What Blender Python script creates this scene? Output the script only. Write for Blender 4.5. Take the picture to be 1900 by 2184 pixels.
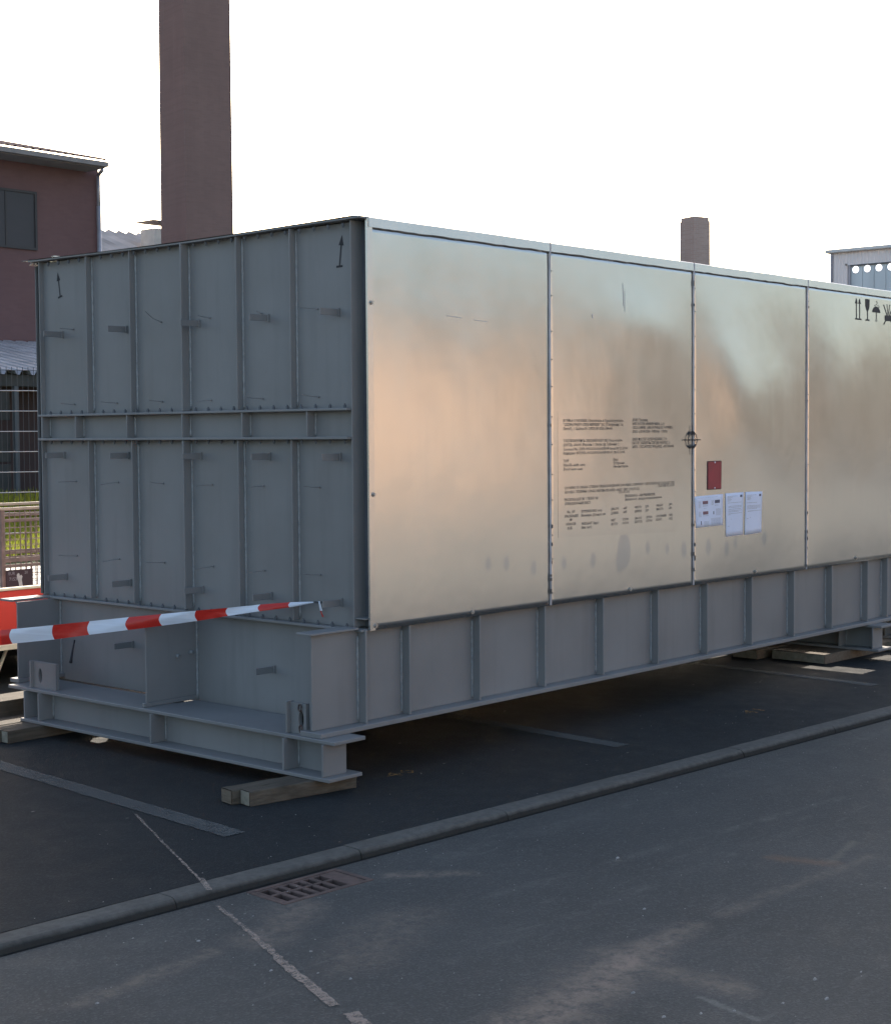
import bpy, bmesh, math, random
from mathutils import Vector, Matrix
from mathutils import noise as mnoise
R = math.radians
random.seed(7)
for o in list(bpy.data.objects): bpy.data.objects.remove(o)
SC = bpy.context.scene
COL = SC.collection

# ------------------------------------------------------------------ camera, sky, sun, exposure
YAW, PITCH, ROLL = 0.7239, -0.0450, -0.0068
cam = bpy.data.cameras.new('camera'); co = bpy.data.objects.new('camera', cam); COL.objects.link(co)
f_ = Vector((math.cos(YAW)*math.cos(PITCH), math.sin(YAW)*math.cos(PITCH), math.sin(PITCH)))
r_ = Vector((math.sin(YAW), -math.cos(YAW), 0)); u_ = r_.cross(f_)
r2 = math.cos(ROLL)*r_ + math.sin(ROLL)*u_; u2 = -math.sin(ROLL)*r_ + math.cos(ROLL)*u_
m = Matrix((r2, u2, -f_)).transposed().to_4x4(); m.translation = Vector((-5.2096, -5.0768, 1.62))
co.matrix_world = m
cam.sensor_fit = 'HORIZONTAL'; cam.sensor_width = 36; cam.lens = 36*3333.8/1900
cam.shift_y = -15.64/1900
cam.clip_start = .05; cam.clip_end = 2000
SC.camera = co

SUN_AZ, SUN_EL = R(44), R(24)          # azimuth measured from +x towards +y
sdir = Vector((math.cos(SUN_AZ)*math.cos(SUN_EL), math.sin(SUN_AZ)*math.cos(SUN_EL), math.sin(SUN_EL)))
w = bpy.data.worlds.new('World'); SC.world = w; w.use_nodes = True
nt = w.node_tree; nt.nodes.clear()
sky = nt.nodes.new('ShaderNodeTexSky'); sky.sky_type = 'NISHITA'; sky.sun_disc = False
sky.sun_elevation = SUN_EL; sky.sun_rotation = math.pi/2 - SUN_AZ
sky.altitude = 50; sky.air_density = 1.0; sky.dust_density = 2.6; sky.ozone_density = .4
bg = nt.nodes.new('ShaderNodeBackground'); bg.inputs['Strength'].default_value = .15
out = nt.nodes.new('ShaderNodeOutputWorld')
nt.links.new(sky.outputs[0], bg.inputs[0]); nt.links.new(bg.outputs[0], out.inputs[0])
sl = bpy.data.lights.new('sun', 'SUN'); so = bpy.data.objects.new('sun', sl); COL.objects.link(so)
sl.energy = 4.0; sl.angle = R(.5); sl.color = (1, .89, .76)
so.rotation_euler = sdir.to_track_quat('Z', 'Y').to_euler()
SC.view_settings.view_transform = 'Standard'; SC.view_settings.look = 'None'
SC.view_settings.exposure = 1.05; SC.view_settings.gamma = 1
SC.view_settings.use_curve_mapping = False

# ------------------------------------------------------------------ materials
def nmat(name):
    mt = bpy.data.materials.new(name); mt.use_nodes = True
    return mt, mt.node_tree, mt.node_tree.nodes['Principled BSDF']
def N(nt, typ, **kw):
    n = nt.nodes.new(typ)
    for k, v in kw.items():
        if k in n.inputs: n.inputs[k].default_value = v
        else: setattr(n, k, v)
    return n
def coord(nt, scale=(1, 1, 1), rot=(0, 0, 0)):
    g = N(nt, 'ShaderNodeNewGeometry'); mp = N(nt, 'ShaderNodeMapping')
    mp.inputs['Scale'].default_value = scale; mp.inputs['Rotation'].default_value = rot
    nt.links.new(g.outputs['Position'], mp.inputs['Vector']); return mp.outputs[0]
def noise(nt, vec, scale, detail=4, rough=.55):
    n = N(nt, 'ShaderNodeTexNoise'); n.inputs['Scale'].default_value = scale
    n.inputs['Detail'].default_value = detail; n.inputs['Roughness'].default_value = rough
    nt.links.new(vec, n.inputs['Vector']); return n.outputs['Fac']
def mrange(nt, val, a, b, c=0., d=1.):
    n = N(nt, 'ShaderNodeMapRange')
    for i, v in zip(('From Min', 'From Max', 'To Min', 'To Max'), (a, b, c, d)): n.inputs[i].default_value = v
    nt.links.new(val, n.inputs['Value']); return n.outputs[0]
def mix(nt, fac, c1, c2, mode='MIX'):
    n = N(nt, 'ShaderNodeMix', data_type='RGBA', blend_type=mode)
    if isinstance(fac, (int, float)): n.inputs[0].default_value = fac
    else: nt.links.new(fac, n.inputs[0])
    for i, c in ((6, c1), (7, c2)):
        if isinstance(c, (tuple, list)): n.inputs[i].default_value = (*c[:3], 1)
        else: nt.links.new(c, n.inputs[i])
    return n.outputs[2]
def mathn(nt, op, a, b=None):
    n = N(nt, 'ShaderNodeMath', operation=op)
    for i, v in enumerate((a, b)):
        if v is None: continue
        if isinstance(v, (int, float)): n.inputs[i].default_value = v
        else: nt.links.new(v, n.inputs[i])
    return n.outputs[0]
def bump(nt, p, h, strength, dist=.01, normal=None):
    b = N(nt, 'ShaderNodeBump'); b.inputs['Strength'].default_value = strength; b.inputs['Distance'].default_value = dist
    nt.links.new(h, b.inputs['Height'])
    if normal: nt.links.new(normal, b.inputs['Normal'])
    nt.links.new(b.outputs[0], p.inputs['Normal']); return b.outputs[0]
def segmask(nt, a, b, width, nz=None, amp=0.):
    """soft mask along a ground segment a-b (metres)"""
    g = N(nt, 'ShaderNodeNewGeometry'); s = N(nt, 'ShaderNodeSeparateXYZ'); nt.links.new(g.outputs['Position'], s.inputs[0])
    dx, dy = b[0]-a[0], b[1]-a[1]; L2 = dx*dx+dy*dy
    px = mathn(nt, 'SUBTRACT', s.outputs[0], a[0]); py = mathn(nt, 'SUBTRACT', s.outputs[1], a[1])
    t = mathn(nt, 'ADD', mathn(nt, 'MULTIPLY', px, dx/L2), mathn(nt, 'MULTIPLY', py, dy/L2))
    c = N(nt, 'ShaderNodeClamp'); nt.links.new(t, c.inputs[0]); t = c.outputs[0]
    qx = mathn(nt, 'SUBTRACT', px, mathn(nt, 'MULTIPLY', t, dx)); qy = mathn(nt, 'SUBTRACT', py, mathn(nt, 'MULTIPLY', t, dy))
    d = mathn(nt, 'SQRT', mathn(nt, 'ADD', mathn(nt, 'MULTIPLY', qx, qx), mathn(nt, 'MULTIPLY', qy, qy)))
    if nz is not None: d = mathn(nt, 'ADD', d, mathn(nt, 'MULTIPLY', mathn(nt, 'SUBTRACT', nz, .5), amp))
    n = N(nt, 'ShaderNodeMapRange', interpolation_type='SMOOTHSTEP')
    for i, v in zip(('From Min', 'From Max', 'To Min', 'To Max'), (width, 0, 0, 1)): n.inputs[i].default_value = v
    nt.links.new(d, n.inputs['Value']); return n.outputs[0]

def simple(name, col, rough=.6, metal=0., var=.15, scale=3., bs=.0, bscale=60., spec=.5, stretch=(1, 1, 1), col2=None, streak=0):
    mt, nt, p = nmat(name)
    v = coord(nt, stretch)
    n1 = noise(nt, v, scale, 5)
    dark = tuple(c*(1-var) for c in col); lite = tuple(min(1, c*(1+var)) for c in (col2 or col))
    c = mix(nt, mrange(nt, n1, .3, .7), dark, lite)
    if streak:
        vs = coord(nt, (9, 9, .6)); ns = noise(nt, vs, 2.2, 6, .65)
        c = mix(nt, mrange(nt, ns, .55, .8, 0, streak), c, tuple(x*.55 for x in col))
    nt.links.new(c, p.inputs['Base Color'])
    nt.links.new(mrange(nt, n1, .2, .8, max(.02, rough-.07), min(1, rough+.07)), p.inputs['Roughness'])
    p.inputs['Metallic'].default_value = metal
    p.inputs['Specular IOR Level'].default_value = spec
    if bs: bump(nt, p, noise(nt, coord(nt), bscale, 3), bs, .004)
    return mt

def steel_paint():
    mt, nt, p = nmat('grey blue steel paint')
    v = coord(nt); n1 = noise(nt, v, 1.6, 5); n2 = noise(nt, coord(nt, (6, 6, .5)), 2.0, 6, .6); n3 = noise(nt, v, 38, 3)
    c = mix(nt, mrange(nt, n1, .3, .7), (.190, .193, .195), (.236, .239, .240))
    c = mix(nt, mrange(nt, n2, .52, .78, 0, .35), c, (.140, .139, .144))
    c = mix(nt, mrange(nt, n3, .70, .80, 0, .30), c, (.12, .10, .085))
    nt.links.new(c, p.inputs['Base Color'])
    nt.links.new(mrange(nt, n1, .25, .75, .38, .56), p.inputs['Roughness'])
    p.inputs['Specular IOR Level'].default_value = .45
    h = mathn(nt, 'ADD', mathn(nt, 'MULTIPLY', noise(nt, v, 2.5, 2), 1.0), mathn(nt, 'MULTIPLY', noise(nt, v, 90, 2), .03))
    bump(nt, p, h, .35, .02)
    return mt

def zinc(name='zinc sheet', rough=.20, base=(.57, .57, .55), spots=True):
    mt, nt, p = nmat(name)
    v = coord(nt); n1 = noise(nt, v, 1.7, 6, .6); n2 = noise(nt, coord(nt, (14, 14, .8)), 1.5, 5, .6); n3 = noise(nt, v, 26, 3)
    c = mix(nt, mrange(nt, n1, .3, .7), tuple(x*.93 for x in base), tuple(min(1, x*1.05) for x in base))
    c = mix(nt, mrange(nt, n2, .5, .85, 0, .05), c, tuple(x*.72 for x in base))
    n4 = noise(nt, coord(nt, (1, 1, .7)), 5.5, 6, .7); n5 = noise(nt, v, 75, 4, .7)
    c = mix(nt, mrange(nt, n4, .50, .75, 0, .12), c, tuple(x*y for x, y in zip(base, (.78, .80, .84))))
    c = mix(nt, mrange(nt, n5, .60, .75, 0, .10), c, tuple(x*.70 for x in base))
    c = mix(nt, mrange(nt, n3, .66, .80, 0, .18), c, tuple(x*.62 for x in base))
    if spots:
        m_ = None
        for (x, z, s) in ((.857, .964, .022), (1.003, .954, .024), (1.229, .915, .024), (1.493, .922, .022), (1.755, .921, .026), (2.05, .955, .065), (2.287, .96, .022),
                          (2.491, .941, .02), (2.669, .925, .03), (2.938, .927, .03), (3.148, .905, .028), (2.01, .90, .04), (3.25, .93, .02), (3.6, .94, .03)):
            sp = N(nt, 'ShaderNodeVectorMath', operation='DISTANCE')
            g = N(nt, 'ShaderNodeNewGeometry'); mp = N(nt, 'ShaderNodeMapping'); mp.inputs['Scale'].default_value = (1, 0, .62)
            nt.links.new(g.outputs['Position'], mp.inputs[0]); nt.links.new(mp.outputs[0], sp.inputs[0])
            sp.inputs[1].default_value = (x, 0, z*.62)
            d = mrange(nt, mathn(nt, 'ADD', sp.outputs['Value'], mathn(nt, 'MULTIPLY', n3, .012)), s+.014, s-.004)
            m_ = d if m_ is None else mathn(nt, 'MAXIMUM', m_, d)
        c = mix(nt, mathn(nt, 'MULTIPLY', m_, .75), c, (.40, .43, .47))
    nt.links.new(c, p.inputs['Base Color'])
    p.inputs['Metallic'].default_value = .86
    nt.links.new(mathn(nt, 'ADD', mrange(nt, n1, .25, .75, rough-.035, rough+.03), mrange(nt, n2, .5, .8, 0, .025)), p.inputs['Roughness'])
    h = mathn(nt, 'ADD', noise(nt, v, 4.5, 2), mathn(nt, 'MULTIPLY', noise(nt, v, 160, 2), .02))
    bump(nt, p, h, .05, .02)
    return mt

def asphalt(name, base, road=False):
    mt, nt, p = nmat(name)
    v = coord(nt); big = noise(nt, v, .9, 6, .62); mid = noise(nt, v, 7, 5, .6); fine = noise(nt, v, 170, 3, .7)
    vo = N(nt, 'ShaderNodeTexVoronoi'); vo.inputs['Scale'].default_value = 130; nt.links.new(v, vo.inputs['Vector'])
    c = mix(nt, mrange(nt, big, .3, .7), tuple(x*.80 for x in base), tuple(x*1.16 for x in base))
    c = mix(nt, mrange(nt, mid, .45, .72, 0, .40), c, tuple(x*y for x, y in zip(base, (1.32, 1.28, 1.20))))
    st = mrange(nt, vo.outputs['Color'], .55, 1.0, 0, .55)
    c = mix(nt, st, c, tuple(x*1.9 for x in base))
    c = mix(nt, mrange(nt, fine, .30, .5, .55, 0), c, tuple(x*.45 for x in base))
    # pale flecks, chips and scuffs
    v2 = N(nt, 'ShaderNodeTexVoronoi'); v2.inputs['Scale'].default_value = 9 if road else 6
    vv = coord(nt, (1, 1.7, 1), (0, 0, .3)); nt.links.new(vv, v2.inputs['Vector'])
    gate = mrange(nt, noise(nt, v, 3.1, 2), .55, .62)
    c = mix(nt, mathn(nt, 'MULTIPLY', mrange(nt, v2.outputs['Distance'], .075, .03), gate), c, (.20, .20, .19))
    sc = noise(nt, coord(nt, (1.6, 9, 1), (0, 0, -.12)), 1.6, 6, .7)
    c = mix(nt, mrange(nt, sc, .60, .80, 0, .45 if road else .16), c, (.19, .185, .175) if road else (.06, .062, .062))
    if road:
        DX, DY = -.032, -.036; nz = noise(nt, v, 5, 5, .65); nz2 = noise(nt, v, 22, 4, .7)
        brown = (.30, .235, .185)
        for a, b, wd, amp, k in (((-1.95, -2.40), (-1.20, -2.27), .20, .22, .62), ((-1.3, -2.27), (-.8, -2.25), .10, .14, .40),
                                 ((-2.05, -2.55), (-1.75, -2.85), .26, .30, .50), ((-.6, -2.25), (.4, -2.3), .06, .10, .22), ((-1.8, -1.25), (-1.5, -1.1), .16, .25, .38),
                                 ((-1.0, -1.06), (-.78, -1.27), .07, .12, .42), ((-1.2, -2.66), (-1.22, -2.46), .10, .14, .35), ((-1.75, -1.60), (-1.35, -1.45), .22, .35, .26),
                                 ((-2.55, -1.28), (-2.0, -1.22), .07, .12, .35)):
            a, b = (a[0]+DX, a[1]+DY), (b[0]+DX, b[1]+DY)
            c = mix(nt, mathn(nt, 'MULTIPLY', mathn(nt, 'MULTIPLY', segmask(nt, a, b, wd, nz, amp), mrange(nt, nz2, .34, .60, .12, 1)), k), c, brown)
        c = mix(nt, mathn(nt, 'MULTIPLY', segmask(nt, (.108, -2.076), (.168, -2.256), .075, nz2, .10), .34), c, (.24, .13, .075))
        c = mix(nt, mathn(nt, 'MULTIPLY', segmask(nt, (.188, -2.256), (.518, -2.186), .03, nz2, .05), .30), c, (.22, .19, .15))
        c = mix(nt, mathn(nt, 'MULTIPLY', segmask(nt, (-1.412, -2.866), (-1.362, -2.656), .020, nz2, .07), .28), c, (.30, .29, .27))
        # faint swept tyre tracks that follow the kerb
        for a, b, wd, k in (((-1.2, -1.52), (1.2, -1.80), .05, .22), ((-1.6, -1.9), (.6, -1.92), .05, .20), ((-2.4, -1.0), (3.5, -1.28), .10, .16)):
            c = mix(nt, mathn(nt, 'MULTIPLY', mathn(nt, 'MULTIPLY', segmask(nt, a, b, wd, nz2, .08), mathn(nt, 'MULTIPLY', mrange(nt, nz, .40, .62), mrange(nt, nz2, .40, .62, .1, 1))), k*1.3), c, (.24, .23, .21))
    nt.links.new(c, p.inputs['Base Color'])
    nt.links.new(mrange(nt, mid, .3, .7, .72, .90), p.inputs['Roughness']); p.inputs['Specular IOR Level'].default_value = .26 if road else .12
    h = mathn(nt, 'ADD', mathn(nt, 'MULTIPLY', vo.outputs['Distance'], .7), mathn(nt, 'ADD', fine, mathn(nt, 'MULTIPLY', big, 2.0)))
    bump(nt, p, h, .45, .006)
    return mt

def worn_paint(name, col, under, thr=.5, k=.8, sc=14):
    mt, nt, p = nmat(name); v = coord(nt)
    a = noise(nt, v, sc, 6, .72); b = noise(nt, v, 90, 3, .7); g = noise(nt, v, 1.3, 3)
    wear = mathn(nt, 'ADD', mathn(nt, 'ADD', mathn(nt, 'MULTIPLY', a, .5), mathn(nt, 'MULTIPLY', b, .3)), mathn(nt, 'MULTIPLY', g, .2))
    alpha = mrange(nt, wear, thr-.09, thr+.05, 0, k)
    nt.links.new(mix(nt, mrange(nt, a, .3, .7), tuple(c*.8 for c in col), col), p.inputs['Base Color'])
    nt.links.new(alpha, p.inputs['Alpha']); p.inputs['Roughness'].default_value = .85; p.inputs['Specular IOR Level'].default_value = .2
    return mt

def wood(name, a, b, along='x'):
    mt, nt, p = nmat(name)
    s = (3, 60, 60) if along == 'x' else (60, 3, 60)
    n1 = noise(nt, coord(nt, s), 1, 6, .65); n2 = noise(nt, coord(nt), 5, 4)
    c = mix(nt, mrange(nt, n1, .32, .68), a, b)
    c = mix(nt, mrange(nt, n2, .52, .75, 0, .55), c, tuple(x*.45 for x in a))
    nt.links.new(c, p.inputs['Base Color']); p.inputs['Roughness'].default_value = .85; p.inputs['Specular IOR Level'].default_value = .25
    bump(nt, p, n1, .6, .006); return mt

def brickwall(name, c1, c2, mort, sc=4.0, rough=.9, rot=(R(90), 0, 0)):
    mt, nt, p = nmat(name)
    b = N(nt, 'ShaderNodeTexBrick'); b.inputs['Scale'].default_value = sc
    b.inputs['Color1'].default_value = (*c1, 1); b.inputs['Color2'].default_value = (*c2, 1); b.inputs['Mortar'].default_value = (*mort, 1)
    b.inputs['Mortar Size'].default_value = .02; b.inputs['Brick Width'].default_value = .96; b.inputs['Row Height'].default_value = .30
    nt.links.new(coord(nt, (1, 1, 1), rot), b.inputs['Vector'])
    n = noise(nt, coord(nt), .45, 6, .65); n2 = noise(nt, coord(nt, (2, 2, .3)), 1.2, 5)
    c = mix(nt, mrange(nt, n, .3, .7, 0, .32), b.outputs['Color'], tuple(x*.62 for x in c1))
    c = mix(nt, mrange(nt, n2, .5, .8, 0, .22), c, tuple(x*1.2 for x in c2))
    nt.links.new(c, p.inputs['Base Color']); p.inputs['Roughness'].default_value = rough; p.inputs['Specular IOR Level'].default_value = .2
    bump(nt, p, b.outputs['Fac'], -.3, .01); return mt

def emissive(name, col, s):
    mt, nt, p = nmat(name); p.inputs['Base Color'].default_value = (*col, 1)
    p.inputs['Emission Color'].default_value = (*col, 1); p.inputs['Emission Strength'].default_value = s
    p.inputs['Roughness'].default_value = .2; return mt

def tape_mat(name, col):
    mt, nt, p = nmat(name)
    n1 = noise(nt, coord(nt, (2, 2, 60)), 1.0, 4)
    nt.links.new(mix(nt, mrange(nt, n1, .35, .65), tuple(c*.86 for c in col), col), p.inputs['Base Color'])
    p.inputs['Roughness'].default_value = .30; p.inputs['Specular IOR Level'].default_value = .5
    tr = N(nt, 'ShaderNodeBsdfTranslucent'); tr.inputs['Color'].default_value = (*col, 1)
    mx = N(nt, 'ShaderNodeMixShader'); mx.inputs[0].default_value = .10
    o = nt.nodes['Material Output']
    nt.links.new(p.outputs[0], mx.inputs[1]); nt.links.new(tr.outputs[0], mx.inputs[2]); nt.links.new(mx.outputs[0], o.inputs['Surface'])
    bump(nt, p, n1, .3, .004)
    return mt

MT = dict(
    steel=steel_paint(), zinc=zinc(), trim=zinc('zinc trim', .24, (.57, .57, .56), False),
    plate=zinc('marking plate zinc', .205, (.565, .56, .54), False), seam=simple('seam strip', (.36, .38, .42), .5, .35, .30, 9, streak=.6),
    black=simple('black marking paint', (.022, .022, .026), .65, var=.3, scale=30), sealant=simple('dirty sealant', (.13, .122, .115), .8, var=.35, scale=18), weld=simple('weld glint paint', (.25, .27, .28), .4, var=.2, scale=40), ink=simple('ink', (.075, .072, .072), .7, var=.2, scale=40),  # weld colour is lightened for the glint its rounded beads catch
    bolt=simple('bolt steel', (.13, .135, .14), .45, .5, .3, 40), boltz=simple('zinc bolt', (.42, .41, .39), .4, .8, .3, 60),
    dark=simple('dark void', (.012, .012, .013), .8), recess=simple('recess shade and nuts', (.10, .11, .125), .6, var=.2),  # channel colour is darkened for shade inside the recess; nuts share it
    asphalt=asphalt('parking asphalt', (.0285, .0318, .0335)), road=asphalt('road asphalt', (.071, .0725, .070), True),
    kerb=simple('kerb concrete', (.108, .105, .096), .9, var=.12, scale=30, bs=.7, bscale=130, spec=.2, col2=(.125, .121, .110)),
    white_line=worn_paint('worn white line', (.15, .155, .15), None, .42, .62), orange_line=worn_paint('worn orange paint', (.34, .20, .08), None, .47, .75, 24),
    chalk=worn_paint('chalk line', (.50, .40, .33), None, .49, .52, 34),
    wood=wood('weathered timber', (.080, .066, .050), (.138, .118, .090)), woodend=simple('sawn timber end', (.24, .22, .175), .9, var=.25, scale=30),
    woodx=wood('far timber', (.13, .105, .078), (.20, .165, .125), 'y'),
    cast=simple('rusty cast iron', (.105, .072, .062), .75, .15, .35, 20, .4, 90), pit=simple('gully pit', (.006, .006, .006), .95, spec=.1), gutterdirt=simple('gutter dirt', (.022, .021, .019), .95, var=.3, scale=30, bs=.6, bscale=90, spec=.1),
    tapew=tape_mat('white tape film', (.80, .85, .95)), taper=tape_mat('red tape film', (.62, .035, .025)),
    paper=simple('paper', (.70, .75, .90), .7, var=.03, scale=8), print_=simple('grey print', (.42, .43, .47), .8, var=.1), printd=simple('dark print', (.12, .12, .17), .8), printr=simple('red brown print', (.26, .14, .16), .8),
    redpl=simple('dark red plate', (.27, .022, .036), .45, var=.2, scale=8), rim=simple('plate border', (.09, .02, .024), .5),
    brick=brickwall('red brick wall', (.170, .098, .096), (.185, .106, .102), (.172, .106, .102)), chim=brickwall('chimney brick', (.215, .148, .132), (.235, .160, .143), (.228, .165, .15), 3.4),
    chim2=brickwall('old chimney brick', (.46, .325, .275), (.52, .375, .32), (.50, .42, .37), 5.0),
    tile=simple('roof tile', (.30, .17, .12), .75, var=.3, scale=2.4, bs=.4, bscale=12), wire=simple('dark wire', (.06, .06, .06), .6), greytile=simple('weathered roof sheet', (.52, .44, .39), .8, var=.3, scale=.8, stretch=(1, .3, 1)),
    fascia=simple('grey fascia', (.26, .235, .225), .7), pipe=simple('zinc downpipe', (.40, .39, .42), .45, .4), glassd=simple('dark window glass', (.045, .04, .045), .45, var=.2, scale=.6), frame=simple('window frame', (.05, .045, .045), .6),
    corr=simple('corrugated sheet', (.52, .51, .53), .42, .3, .2, 1.5, spec=.5), shedwall=simple('shed boards', (.055, .052, .047), .85, var=.25, scale=2), post=simple('grey post', (.10, .103, .108), .6), door=simple('brown door', (.05, .026, .025), .7),
    rod=simple('galvanised rod', (.62, .61, .58), .35, .7, .1), cage=simple('rusty cage steel', (.30, .22, .18), .6, .2, .3, 12), cagetop=simple('worn cage rail', (.52, .42, .31), .5, .2, .2, 12),
    board=simple('placard', (.075, .045, .05), .6, var=.1), boardprint=simple('placard lettering', (.42, .40, .40), .7), smear=simple('white paint', (.72, .70, .62), .7, var=.1, scale=30),
    red=simple('red trailer paint', (.66, .040, .026), .5, var=.1, scale=3), cream=simple('cream timber', (.80, .70, .52), .7, var=.1, scale=12), under=simple('trailer underside', (.02, .02, .02), .8), tyre=simple('tyre', (.02, .02, .02), .85),
    car=simple('dark blue car paint', (.025, .028, .04), .18, .2, .1), carglass=simple('car glass', (.02, .025, .03), .05), chrome=simple('bright trim', (.6, .6, .62), .15, .9),
    grass=simple('grass', (.06, .10, .02), .8, var=.5, scale=1.2, col2=(.09, .13, .022)), soil=simple('grass soil', (.055, .075, .025), .95, var=.4, scale=2),
    conc=simple('pale concrete', (.42, .40, .37), .55, var=.15, scale=1.5), yard=simple('pale concrete yard', (.285, .27, .235), .95, var=.25, scale=.8),
    cladb=simple('light trapezoid cladding', (.90, .81, .77), .7, .0, .05, .6), doorb=simple('blue grey folding door', (.62, .67, .68), .55, .1, .15, .9, stretch=(1, 1, .2)), gutter=simple('pale gutter', (.74, .73, .70), .5),
    port=emissive('porthole sky glow', (.95, .96, 1.0), 1.0), peach=simple('peach render', (.56, .40, .30), .9, var=.12, scale=.25), greyhall=simple('brown grey hall wall', (.080, .066, .052), .9, var=.15, scale=.2), roofd=simple('dark roof', (.16, .13, .12), .8),  # porthole emission stands in for bright sky seen through the glass
    stone=simple('pale chip', (.29, .285, .27), .8, var=.3, scale=80), strap=simple('black strap', (.012, .012, .014), .5),
)
def kerb_shade_stains():
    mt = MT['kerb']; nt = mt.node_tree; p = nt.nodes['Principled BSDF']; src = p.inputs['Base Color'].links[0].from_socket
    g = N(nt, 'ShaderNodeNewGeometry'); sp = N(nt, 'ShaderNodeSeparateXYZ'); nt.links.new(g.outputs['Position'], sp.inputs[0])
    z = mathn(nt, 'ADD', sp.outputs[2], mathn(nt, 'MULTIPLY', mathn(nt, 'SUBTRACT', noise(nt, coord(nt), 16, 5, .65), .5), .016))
    c = mix(nt, mrange(nt, z, -.001, -.014, 0, .82), src, (.022, .022, .021))  # lower front face painted darker by height, standing in for its shade
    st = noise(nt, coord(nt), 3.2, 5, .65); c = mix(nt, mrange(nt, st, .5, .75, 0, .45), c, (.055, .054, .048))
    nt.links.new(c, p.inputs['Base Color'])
kerb_shade_stains()
# blade translucency for the backlit grass
g_ = MT['grass'].node_tree; gp = g_.nodes['Principled BSDF']
tr = N(g_, 'ShaderNodeBsdfTranslucent'); tr.inputs['Color'].default_value = (.36, .40, .05, 1)
mx = N(g_, 'ShaderNodeMixShader'); mx.inputs[0].default_value = .45
g_.links.new(gp.outputs[0], mx.inputs[1]); g_.links.new(tr.outputs[0], mx.inputs[2]); g_.links.new(mx.outputs[0], g_.nodes['Material Output'].inputs['Surface'])

# ------------------------------------------------------------------ mesh helpers
class MB:
    def __init__(s): s.v = []; s.f = []
    def add(s, vs, fs):
        o = len(s.v); s.v += [tuple(p) for p in vs]; s.f += [tuple(i+o for i in f) for f in fs]; return s
    def box(s, x0, x1, y0, y1, z0, z1):
        x0, x1 = min(x0, x1), max(x0, x1); y0, y1 = min(y0, y1), max(y0, y1); z0, z1 = min(z0, z1), max(z0, z1)
        return s.add([(x0, y0, z0), (x1, y0, z0), (x1, y1, z0), (x0, y1, z0), (x0, y0, z1), (x1, y0, z1), (x1, y1, z1), (x0, y1, z1)],
                     [(0, 3, 2, 1), (4, 5, 6, 7), (0, 1, 5, 4), (1, 2, 6, 5), (2, 3, 7, 6), (3, 0, 4, 7)])
    def obox(s, c, ax, ay, az, hx, hy, hz):
        c = Vector(c); ax, ay, az = Vector(ax), Vector(ay), Vector(az)
        vs = [c+ax*sx*hx+ay*sy*hy+az*sz*hz for sz in (-1, 1) for sx, sy in ((-1, -1), (1, -1), (1, 1), (-1, 1))]
        return s.add(vs, [(0, 3, 2, 1), (4, 5, 6, 7), (0, 1, 5, 4), (1, 2, 6, 5), (2, 3, 7, 6), (3, 0, 4, 7)])
    def extrude(s, poly, d):
        """closed 3-D polygon pushed along d"""
        n = len(poly); d = Vector(d); vs = [Vector(p) for p in poly]; vs += [p+d for p in vs]
        fs = [tuple(range(n))[::-1], tuple(range(n, 2*n))] + [(i, (i+1) % n, n+(i+1) % n, n+i) for i in range(n)]
        return s.add(vs, fs)
    def tube(s, pts, r, n=6, caps=True):
        pts = [Vector(p) for p in pts]; rings = []
        for i, p in enumerate(pts):
            t = (pts[min(i+1, len(pts)-1)]-pts[max(i-1, 0)]).normalized()
            a = t.orthogonal().normalized() if abs(t.z) > .95 else t.cross(Vector((0, 0, 1))).normalized(); b = t.cross(a)
            rr = r[i] if isinstance(r, (list, tuple)) else r
            rings.append([p+(a*math.cos(k*2*math.pi/n)+b*math.sin(k*2*math.pi/n))*rr for k in range(n)])
        vs = [q for rg in rings for q in rg]; fs = []
        for i in range(len(pts)-1):
            for k in range(n): fs.append((i*n+k, i*n+(k+1) % n, (i+1)*n+(k+1) % n, (i+1)*n+k))
        if caps: fs += [tuple(range(n)), tuple(range((len(pts)-1)*n, len(pts)*n))]
        return s.add(vs, fs)
    def quad(s, a, b, c, d): return s.add([a, b, c, d], [(0, 1, 2, 3)])

WL = {}          # world location of every object
def mesh(name, mb, mat, loc=(0, 0, 0), smooth=False, bevel=0):
    me = bpy.data.meshes.new(name); L = Vector(loc)
    me.from_pydata([Vector(v)-L for v in mb.v], [], mb.f)
    bm = bmesh.new(); bm.from_mesh(me)
    if bevel:
        es = [e for e in bm.edges if len(e.link_faces) == 2 and e.calc_face_angle(0) > .6]
        bmesh.ops.bevel(bm, geom=es, offset=bevel, segments=1, affect='EDGES', clamp_overlap=True)
    bmesh.ops.recalc_face_normals(bm, faces=bm.faces)
    bm.to_mesh(me); bm.free()
    if smooth:
        for p in me.polygons: p.use_smooth = True
    me.materials.append(MT[mat] if isinstance(mat, str) else mat)
    me.update(); return me
def part(name, mb, mat, parent=None, loc=None, smooth=False, bevel=0, kind=None):
    ploc = WL[parent.name] if parent else Vector((0, 0, 0))
    L = Vector(loc) if loc is not None else ploc.copy()
    o = bpy.data.objects.new(name, mesh(name, mb, mat, L, smooth, bevel)); COL.objects.link(o)
    o.parent = parent; o.location = L-ploc; WL[o.name] = L
    if kind: o['kind'] = kind
    return o
def dup(o, loc, parent=None):
    p = parent or o.parent; c = o.copy(); COL.objects.link(c); c.parent = p
    c.location = Vector(loc)-(WL[p.name] if p else Vector((0, 0, 0))); WL[c.name] = Vector(loc)
    for ch in [x for x in CH.get(o.name, [])]:
        d = ch.copy(); COL.objects.link(d); d.parent = c; WL[d.name] = Vector(loc)+Vector(ch.location); CH.setdefault(c.name, []).append(d)
    return c
CH = {}
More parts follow.
